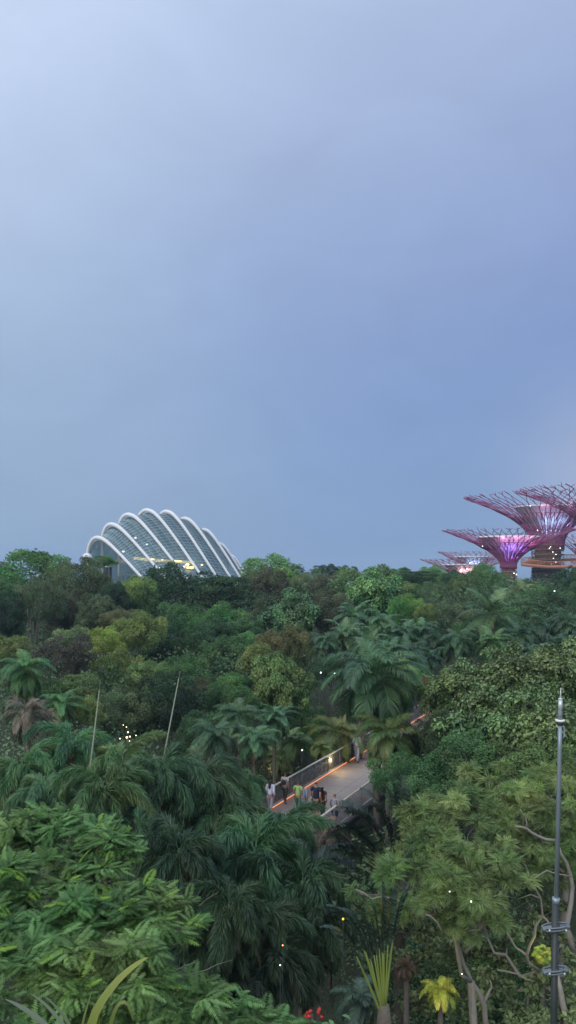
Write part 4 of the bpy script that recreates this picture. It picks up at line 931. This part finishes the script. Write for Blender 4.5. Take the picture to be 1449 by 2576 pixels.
plume_plant(72, 1800, 35, 130, 'feather', (.15, .13, .085), 'withered_palm', 'withered palm with pale brown hanging fronds at the left', 'palm', 1.3)
plume_plant(118, 1815, 36, 80, 'feather', (.2, .16, .07), 'withered_palm', 'small tan withered palm right beside the larger withered one', 'palm', 1.5)
plume_plant(830, 2100, 31, 120, 'feather', (.17, .11, .06), 'withered_palm', 'brown withered palm under the near end of the bridge railing', 'palm', 1.2)
plume_plant(1080, 1722, 57, 46, 'fan', (.30, .08, .035), 'copper_shrub', 'copper red shrub beside the far end of the bridge', 'shrub', 1.6)
plume_plant(1022, 2430, 22, 60, 'feather', (.12, .075, .04), 'brown_fern', 'brownish fern right of the front traveller palm', 'plant', 1.2)
point('fern_spot', 1108, 2500, 20, (1, .85, .2), 10, off=(0, -.4, .6)); point('palm_spot', 1365, 2405, 21.6, (1, .9, .2), 7, off=(0, -.2, .3))
point('traveller_spot', 975, 2500, 17.3, (1, .9, .35), 12, off=(.3, -.6, .3)); point('railing_spot', 735, 1930, 50, (1, .75, .3), 45, off=(-1, 1, -.5)); point('palm_glow', 860, 1890, 49, (1, .75, .3), 40, off=(-.5, 2, -1))

# red flower cluster
def flower_plant():
    h = pt(782, 2552, 13.2); g = ground(h[0], h[1]); e = empty('red_flower_plant', (h[0], h[1], g), 'red flower cluster above broad green leaves at the bottom edge', 'flower'); r = np.random.default_rng(9)
    H = h[2]-g
    for k in range(8):
        mb = MB(); mb.lathe([(.004, -.03), (.02, -.015), (.035, .01), (.022, .03), (.006, .04)], 7, (r.normal()*.09, r.normal()*.09, H+r.normal()*.035))
        V, Fc = mb.V[0], mb.F[0]; mb.V[0] = V+r.normal(size=V.shape)*.008
        o = link('blossom', mb.me('blossom'), mat('red_petal', (.6, .04, .03), .5, noise=.3, nscale=20), e)
    mb = MB(); n = 26; P = r.normal(size=(n, 3))*[.25, .15, .05]+[0, -.1, H-.16]; V, Fc = scatter(T_BIG, F_BIG, P, r.normal(size=(n, 3))*[1, 1, .2], r.normal(size=(n, 3))*.3+[0, 0, 1], r.uniform(.16, .3, n)); mb.add(V, Fc, np.repeat(r.uniform(0, 1, n), 7))
    link('leaves', mb.me('leaves'), LEAF, e, color=(.09, .2, .06)); mb = MB(); mb.tube([(0, 0, 0), (.05, 0, H/2), (0, 0, H)], .03, 6); link('stem', mb.me('stem'), BARK, e)
flower_plant()

# strap leaves close to the camera
def strap(mb, path, wd, var):
    P = np.array([pt(*p) for p in path]); t = np.linspace(0, 1, 14); src = np.linspace(0, 1, len(P)); Q = np.stack([np.interp(t, src, P[:, k]) for k in range(3)], 1)
    Q = np.stack([np.convolve(np.pad(Q[:, k], 2, 'edge'), np.ones(5)/5, 'valid') for k in range(3)], 1); T = unit(np.gradient(Q, axis=0)); s = unit(np.cross(T, [0, -.6, 1.])); u = np.cross(s, T)
    w_ = wd*np.sin(math.pi*np.clip(.35+t*.64, 0, 1))**.8; V = []
    for i in range(14): V += [Q[i]-s[i]*w_[i]+u[i]*w_[i]*.35, Q[i], Q[i]+s[i]*w_[i]+u[i]*w_[i]*.35]
    Fc = [f for i in range(13) for j in (0, 1) for f in ((i*3+j, i*3+j+1, i*3+j+4), (i*3+j, i*3+j+4, i*3+j+3))]
    mb.add(V, Fc, var)
B = np.array([*pt(200, 2700, 6)[:2], 0]); B[2] = ground(B[0], B[1])
e = empty('strap_leaf_plant', tuple(B), 'long arching strap leaves rising from the bottom left edge', 'plant')
for path, wd, c in ((((225, 2760, 6), (215, 2600, 6), (262, 2500, 6), (340, 2425, 6), (380, 2405, 6)), .04, (.15, .22, .03)), (((190, 2760, 6), (205, 2580, 6), (235, 2480, 6)), .012, (.12, .19, .04)),
                    (((190, 2700, 5.6), (130, 2590, 5.6), (60, 2535, 5.6), (5, 2510, 5.6)), .022, (.17, .21, .13)), (((230, 2700, 5.8), (170, 2590, 5.8), (110, 2520, 5.8), (70, 2495, 5.8)), .014, (.16, .22, .12)),
                    (((220, 2700, 5.9), (180, 2580, 5.9), (140, 2530, 5.9), (105, 2500, 5.9)), .012, (.14, .2, .1)), (((240, 2760, 6), (235, 2560, 6), (290, 2470, 6), (345, 2440, 6)), .018, (.12, .19, .03)),
                    (((250, 2760, 6.2), (280, 2540, 6.2), (320, 2510, 6.2), (335, 2570, 6.2)), .018, (.13, .2, .03))):
    mb = MB(); strap(mb, path, wd, .5); me = mb.me('strap_leaf'); me.transform(__import__('mathutils').Matrix.Translation(-Vector(B))); link('strap_leaf', me, PALM, e, color=c)
mb = MB(); bs = pt(215, 2760, 6); mb.tube([(0, 0, 0), tuple(bs-B)], [.12, .06], 8); link('stem', mb.me('stem'), BARK, e)

# ------------------------------------------------------------------ thin slanting poles
for (x0, y0, x1, y1, D, lab) in ((250, 1735, 224, 1955, 26, 'thin pale slanting pole standing in the foxtail palms, left of two'), (450, 1705, 417, 1880, 27, 'thin pale slanting pole standing in the foxtail palms, right of two')):
    a = pt(x0, y0, D); b = pt(x1, y1, D); d = (b-a); g = ground(b[0], D); tt_ = (a[2]-g)/(a[2]-b[2]); base = a+d*tt_; base[2] = g
    e = empty('slanting_pole', tuple(base), lab, 'pole'); mb = MB(); mb.tube([np.zeros(3), b-base, a-base], [.05, .032, .016], 6); link('shaft', mb.me('shaft'), mat('pale_bamboo', (.24, .27, .19), .6, noise=.2, nscale=2), e)
    mb = MB(); mb.tube([a-base, a-base+unit(a-b)*.25], [.012, .006], 5); link('tip', mb.me('tip'), mat('pale_bamboo', (.24, .27, .19)), e)

# ------------------------------------------------------------------ lamp pole at the right
def pole():
    D = 14.0; px = D/F; q = lambda dx, dy: pt(dx, dy, D)
    bot = q(1393, 2576); d = (bot-q(1409, 1827)); base = bot+d*(bot[2]/-d[2]); g = ground(base[0], D); base = bot+d*((bot[2]-g)/-d[2]); base[2] = g
    e = empty('lightning_pole', tuple(base), 'tall slender grey pole with spiked tip, white collar and two clamp brackets at the right', 'pole')
    GR = mat('grey_galvanised', (.27, .33, .38), .42, metal=.35, noise=.15, nscale=4); DK = mat('dark_painted_steel', (.03, .04, .042), .5, noise=.2); WH = mat('pale_metal', (.68, .72, .74), .3, metal=.3)
    P = lambda dx, dy: q(dx, dy)-base
    def part(n_, pth, rr, m, k=14):
        mb = MB(); mb.tube([P(*p) for p in pth], [v*px for v in rr], k); link(n_, mb.me(n_), m, e)
    part('lower_shaft', ((1393, 2576+700), (1393, 2576), (1397, 2264)), (11, 8.6, 8.2), DK)
    part('upper_shaft', ((1399.5, 2264), (1408, 1880), (1409, 1822)), (5.8, 5.2, 5.2), GR)
    part('coupling', ((1398, 2272), (1399, 2258)), (9.5, 9.5), GR); part('neck', ((1409, 1812), (1409, 1785)), (6.6, 5.4), mat('dull_grey', (.16, .2, .21), .5))
    part('head', ((1409.5, 1785), (1410, 1760)), (6, 4.6), WH); part('cap', ((1410, 1760), (1410, 1757)), (5.6, 5.6), WH); part('spike', ((1410, 1757), (1410.5, 1743), (1411, 1729)), (2.6, 1.6, .3), WH)
    part('collar', ((1409, 1815), (1409, 1810)), (12, 12), mat('white_collar', (.8, .82, .8), .4)); part('collar_base', ((1409, 1824), (1409, 1816)), (7.5, 7), DK)
    part('side_bracket', ((1413, 1824), (1419, 1830), (1420, 1852), (1414, 1858)), (2, 2, 2.4, 1.6), GR)
    for dy, w_, t_ in ((2332, 34, 0), (2441, 31, 1)):
        cx = 1397-(dy-2264)/312*4+1; mb = MB(); c = P(cx, dy); an = np.linspace(0, 2*math.pi, 17)
        for zz_ in (-3.4, 3.4): mb.tube([c+np.array([math.cos(a)*w_*px, math.sin(a)*w_*px*.45, (zz_+math.cos(a)*3.5)*px]) for a in an], 2.6*px, 6)
        mb.tube([c+np.array([-w_*px, 0, -3*px]), c+np.array([w_*px, 0, 3*px])], 5.0*px, 8)
        for a in (-1, 1): mb.box(c+np.array([a*w_*.85*px, -.04, a*3*px]), (10*px, .08, 9*px))
        cl_ = link('clamp', mb.me('clamp'), mat('clamp_grey', (.15, .18, .2), .5, metal=.3, noise=.2), e)
        mb = MB(); mb.tube([c-[0, 0, 6*px], c+[0, 0, 7*px]], 11*px, 12); link('clamp_sleeve', mb.me('clamp_sleeve'), DK, e)
        for a in (-1, 1):
            mb = MB(); mb.tube([c+np.array([a*w_*.6*px, -w_*px*.5, 0]), c+np.array([a*w_*.6*px, -w_*px*.5-.03, 0])], 2.4*px, 6); link('bolt', mb.me('bolt'), WH, cl_)
pole()

# ------------------------------------------------------------------ footbridge
def bp(s, q, z=0): v = BA+BU*s+BN*q; return np.array([v[0], v[1], DECK+z])
BW = 4.4; S0, S1 = -18, 46
bb = bp(0, BW/2, -DECK); fb = empty('footbridge', tuple(bb), 'long raised footbridge with timber deck and mesh railings through the palms', 'bridge')
DK = bpy.data.materials.new('deck_boards'); DK.use_nodes = True; t = DK.node_tree; b = t.nodes['Principled BSDF']; b.inputs['Roughness'].default_value = .65
tcn = t.nodes.new('ShaderNodeTexCoord'); mp = t.nodes.new('ShaderNodeMapping'); mp.inputs['Rotation'].default_value = (0, 0, math.atan2(BU[1], BU[0])*-1); t.links.new(tcn.outputs['Object'], mp.inputs[0])
wv = t.nodes.new('ShaderNodeTexBrick'); wv.inputs['Scale'].default_value = 1; wv.inputs['Brick Width'].default_value = .2; wv.inputs['Row Height'].default_value = 9; wv.inputs['Mortar Size'].default_value = .012
wv.inputs['Color1'].default_value = (.37, .315, .30, 1); wv.inputs['Color2'].default_value = (.30, .26, .25, 1); wv.inputs['Mortar'].default_value = (.08, .07, .07, 1)
t.links.new(mp.outputs[0], wv.inputs[0]); t.links.new(wv.outputs[0], b.inputs['Base Color'])
def slab(name, s0, s1, q0, q1, z0, z1, m):
    c = [bp(s_, q_, z_)-bb for s_ in (s0, s1) for q_ in (q0, q1) for z_ in (z0, z1)]
    q = [(0, 1, 3, 2), (4, 6, 7, 5), (0, 4, 5, 1), (2, 3, 7, 6), (0, 2, 6, 4), (1, 5, 7, 3)]
    mb = MB(); mb.add(c, [f for a, b_, c_, d in q for f in ((a, b_, c_), (a, c_, d))]); return link(name, mb.me(name), m, fb)
slab('deck', S0, S1, 0, BW, -.2, 0, DK)
DM = mat('bridge_steel', (.10, .105, .11), .5, metal=.3)
for q_ in (.5, BW-.5): slab('girder', S0, S1, q_-.15, q_+.15, -.9, -.203, DM)
CURB = mat('kerb_metal', (.22, .22, .24), .5); RAILM = mat('pale_rail', (.62, .60, .52), .4, metal=.2); 
for q0, q1 in ((-.08, .04), (BW-.04, BW+.08)): slab('kerb', S0, S1, q0, q1, -.22, .1, CURB)
LED = mat('orange_light_strip', (1, .35, .1), emit=(1, .36, .16), es=1.0)
mb = MB(); mb.tube([bp(S0, .12, .05)-bb, bp(S1, .12, .05)-bb], .024, 6); link('light_strip', mb.me('light_strip'), LED, fb)
PAN = bpy.data.materials.new('mesh_panel'); PAN.use_nodes = True; t = PAN.node_tree; b = t.nodes['Principled BSDF']; b.inputs['Base Color'].default_value = (.24, .25, .28, 1); b.inputs['Roughness'].default_value = .4
x = t.nodes.new('ShaderNodeMixShader'); tr = t.nodes.new('ShaderNodeBsdfTransparent'); x.inputs[0].default_value = .68; t.links.new(b.outputs[0], x.inputs[1]); t.links.new(tr.outputs[0], x.inputs[2]); t.links.new(x.outputs[0], t.nodes['Material Output'].inputs[0])
for q_ in (-.02, BW+.02):
    mb = MB(); mb.tube([bp(S0, q_, 1.1)-bb, bp(S1, q_, 1.1)-bb], .055, 8); link('handrail', mb.me('handrail'), RAILM, fb)
    s_ = S0
    while s_ < S1:
        mb = MB(); mb.tube([bp(s_, q_, .1)-bb, bp(s_, q_, 1.07)-bb], .03, 6); link('post', mb.me('post'), CURB, fb)
        a = bp(s_+.06, q_, .14)-bb; c = bp(s_+1.94, q_, 1.0)-bb; n3 = np.array([*BN, 0])*.006; V = [a, [c[0], c[1], a[2]], c, [a[0], a[1], c[2]]]; V = [np.array(v)-n3 for v in V]+[np.array(v)+n3 for v in V]
        mb = MB(); mb.add(V, [(0, 1, 2), (0, 2, 3), (4, 6, 5), (4, 7, 6), (0, 4, 5), (0, 5, 1), (3, 2, 6), (3, 6, 7)]); link('mesh_panel', mb.me('mesh_panel'), PAN, fb)
        s_ += 2
for s_ in (-14, -2, 10, 22, 36):
    v = bp(s_, BW/2); mb = MB(); mb.tube([[v[0]-bb[0], v[1]-bb[1], 0], [v[0]-bb[0], v[1]-bb[1], DECK-.9]], .3, 12); link('pier', mb.me('pier'), mat('concrete', (.3, .3, .29), .8, noise=.2), fb)

# ------------------------------------------------------------------ people
def skinmesh(name, J, E, mt, parent, loc=(0, 0, 0), sub=1, smooth=True):
    me = bpy.data.meshes.new(name); me.from_pydata([j[:3] for j in J], E, []); o = bpy.data.objects.new(name, me); C.objects.link(o)
    md = o.modifiers.new('Skin', 'SKIN'); md.branch_smoothing = .6; md.use_smooth_shade = smooth
    for k, j in enumerate(J):
        v = me.skin_vertices[0].data[k]; v.radius = (j[3], j[4] if len(j) > 4 else j[3]); v.use_root = (k == 0)
    o.modifiers.new('Sub', 'SUBSURF').levels = sub; o.modifiers['Sub'].render_levels = sub
    dg = bpy.context.evaluated_depsgraph_get(); dg.update(); m2 = bpy.data.meshes.new_from_object(o.evaluated_get(dg)); m2.name = name
    o.modifiers.clear(); o.data = m2; bpy.data.meshes.remove(me); m2.materials.clear(); m2.materials.append(mt); o.parent = parent; o.location = loc
    return o
def person(dx, dy_head, Dd, h, label, top, bottom, hair, long_hair=False, legs='trousers', face=0, stride=.16, arms=(.05, -.08), skin=(.33, .19, .12), sleeves=.6, bag=None, hat=None, bent=.12):
    x, y = pt(dx, dy_head, Dd)[:2]; k = h/1.72
    e = empty('person', (x, y, DECK+.004), label, 'person', rz=-math.atan2(BU[0], BU[1])+face)
    e.scale = (1.26, 1.24, 1.15)
    SK = mat('skin_%d' % int(skin[0]*100), skin, .55)
    J = [(0, 0, .95, .13, .10)]; E = []
    def j(p, q, *r_): J.append((*q, *r_)); E.append((p, len(J)-1)); return len(J)-1
    sp = j(0, (0, 0, 1.12), .115, .09); chn = j(sp, (0, .0, 1.32), .13, .09); nk0 = j(chn, (0, 0, 1.44), .07, .06); nk = j(nk0, (0, .01, 1.50), .048); hd = j(nk, (0, .02, 1.60), .075, .085); j(hd, (0, .01, 1.69), .05, .06); j(hd, (0, .11, 1.59), .014)
    L = {}
    for s_, st, aw in ((-1, stride, arms[0]), (1, -stride, arms[1])):
        hp = j(0, (s_*.09, 0, .88), .088); kn = j(hp, (s_*.095, st*.55+.02, .50), .056); ak = j(kn, (s_*.095, st-.03 if st > 0 else st-.05, .09), .038); j(ak, (s_*.10, st+.12, .035), .036, .026)
        sh = j(nk0, (s_*.17, 0, 1.42), .052); el = j(sh, (s_*.225, aw-.03, 1.15), .040); wr = j(el, (s_*.235, aw*1.8+bent, .93), .026); pa = j(wr, (s_*.237, aw*1.9+bent+.02, .87), .028, .016)
        for f in range(4): a = j(pa, (s_*(.237-.008), aw*1.9+bent-.012+f*.019, .83), .0085); j(a, (s_*(.237-.02), aw*1.9+bent-.01+f*.019, .795+.006*abs(f-1.5)), .0075)
        a = j(pa, (s_*.225, aw*1.9+bent+.055, .865), .009); j(a, (s_*.215, aw*1.9+bent+.07, .835), .008)
        L[s_] = (hp, kn, ak, sh, el, wr)
    def sc_(Jn): return [tuple(v*k for v in q) for q in Jn]
    body = skinmesh('body', sc_(J), E, SK, e)
    g = .018
    T_ = [(0, 0, .90, .155, .125), (0, 0, 1.12, .14, .115), (0, 0, 1.32, .148, .112), (0, 0, 1.435, .085, .075)]; TE = [(0, 1), (1, 2), (2, 3)]
    for s_ in (-1, 1):
        sh = J[L[s_][3]]; el = J[L[s_][4]]; T_.append((sh[0], sh[1], sh[2], .068)); TE.append((3, len(T_)-1)); f = sleeves; T_.append((sh[0]*(1-f)+el[0]*f, sh[1]*(1-f)+el[1]*f, sh[2]*(1-f)+el[2]*f, .060)); TE.append((len(T_)-2, len(T_)-1))
        if sleeves > .95: wr = J[L[s_][5]]; T_.append((wr[0], wr[1], wr[2]+.03, .042)); TE.append((len(T_)-2, len(T_)-1))
    skinmesh('shirt', sc_(T_), TE, mat('cloth_%s' % '_'.join('%d' % int(v*100) for v in top), top, .8, noise=.15, nscale=8), e)
    T_ = [(0, 0, .97, .135, .11)]; TE = []
    for s_ in (-1, 1):
        hp, kn, ak = J[L[s_][0]], J[L[s_][1]], J[L[s_][2]]; T_.append((hp[0], hp[1], hp[2]-.03, .108)); TE.append((0, len(T_)-1)); T_.append((kn[0], kn[1], kn[2]+(.07 if legs == 'shorts' else 0), .082 if legs == 'shorts' else .075)); TE.append((len(T_)-2, len(T_)-1))
        if legs == 'trousers': T_.append((ak[0], ak[1], ak[2]+.02, .055)); TE.append((len(T_)-2, len(T_)-1))
    skinmesh('shorts' if legs == 'shorts' else 'trousers', sc_(T_), TE, mat('cloth_%s' % '_'.join('%d' % int(v*100) for v in bottom), bottom, .8, noise=.15, nscale=8), e)
    hm = mat('hair_%d' % int(hair[0]*100), hair, .5)
    hj = [(0, -.012, 1.655, .088, .092), (0, -.028, 1.60, .078, .075)]
    if long_hair: hj += [(0, -.06, 1.50, .075, .05), (0, -.085, 1.34, .075, .035), (0, -.09, 1.24, .04, .02)]
    skinmesh('hair', sc_(hj), [(a, a+1) for a in range(len(hj)-1)], hm, e)
    for s_ in (-1, 1):
        mb = MB(); mb.lathe([(.001, -.009), (.009, -.004), (.009, .004), (.001, .009)], 8, (s_*.03*k, .098*k, 1.615*k)); link('eye', mb.me('eye'), mat('eye_dark', (.02, .02, .02), .3), body)
        ak = J[L[s_][2]]; skinmesh('shoe', sc_([(ak[0], ak[1]-.03, .045, .048, .04), (ak[0], ak[1]+.08, .04, .045, .035), (ak[0], ak[1]+.17, .035, .036, .025)]), [(0, 1), (1, 2)], mat('shoe_dark', (.06, .06, .065), .6), e)
    if hat: mb = MB(); mb.lathe([(.13*k, 1.64*k), (.095*k, 1.655*k), (.09*k, 1.72*k), (.06*k, 1.75*k), (.005, 1.755*k)], 14); link('hat', mb.me('hat', True), mat('pale_cloth', (.5, .5, .5), .8), e)
    if bag: skinmesh('backpack', sc_([(0, -.15, 1.38, .13, .07), (0, -.18, 1.2, .15, .09), (0, -.16, 1.04, .12, .07)]), [(0, 1), (1, 2)], mat('bag_%d' % int(bag[0]*100), bag, .7), e)
    return e
BLK = (.012, .01, .012)
person(680, 1974, 42.2, 1.6, 'person with long dark hair in a loose white shirt beside the left railing', (.62, .65, .78), (.3, .3, .36), BLK, True, sleeves=1.0)
person(717, 1962, 44.2, 1.45, 'dark haired person with a dark backpack at the left railing, farther than the white shirt', (.5, .48, .5), (.05, .05, .06), BLK, False, bag=(.015, .015, .03))
person(750, 1981, 42.0, 1.58, 'person in a lime green top with short black hair', (.42, .60, .22), (.06, .14, .11), BLK, False)
person(763, 1994, 41.9, 1.46, 'person in pale blue almost hidden beside the lime green top', (.28, .34, .42), (.25, .28, .33), BLK, False, sleeves=1.0)
person(795, 1977, 41.0, 1.80, 'tall man in a navy tee and black shorts walking in the middle of the bridge', (.018, .022, .06), (.01, .01, .015), BLK, False, 'shorts', skin=(.42, .22, .13))
person(811, 2003, 41.5, 1.46, 'small person in dark red holding on close to the man in navy', (.10, .035, .035), (.08, .04, .04), BLK, True, skin=(.35, .2, .14))
person(842, 2020, 40.0, 1.5, 'person in grey top and navy trousers behind the near right railing', (.3, .3, .36), (.03, .035, .09), BLK, False, stride=.25)
person(898, 1856, 53.5, 1.68, 'distant person in light blue farther along the bridge', (.42, .55, .72), (.35, .4, .5), BLK, False, sleeves=1.0)
person(908, 1864, 54.5, 1.6, 'distant person in grey beside the light blue one', (.3, .32, .36), (.25, .1, .08), BLK, False)
person(1041, 1761, 69, 1.65, 'far person in a pale hat and grey blue shirt at the end of the bridge', (.16, .2, .34), (.1, .1, .15), (.2, .2, .2), False, hat=True)

# ------------------------------------------------------------------ faint evening haze
mb = MB(); mb.box((0, 3300, 48), (7600, 7800, 100)); hz_ = link('haze', mb.me('haze')); tag(hz_, 'thin evening haze over the gardens', 'haze', kind='stuff')
hm_ = bpy.data.materials.new('haze_air'); hm_.use_nodes = True; t = hm_.node_tree; t.nodes.clear(); o_ = t.nodes.new('ShaderNodeOutputMaterial'); pv = t.nodes.new('ShaderNodeVolumePrincipled')
pv.inputs['Color'].default_value = (.55, .75, 1.0, 1); pv.inputs['Density'].default_value = .00028; t.links.new(pv.outputs[0], o_.inputs['Volume']); hz_.data.materials.append(hm_)
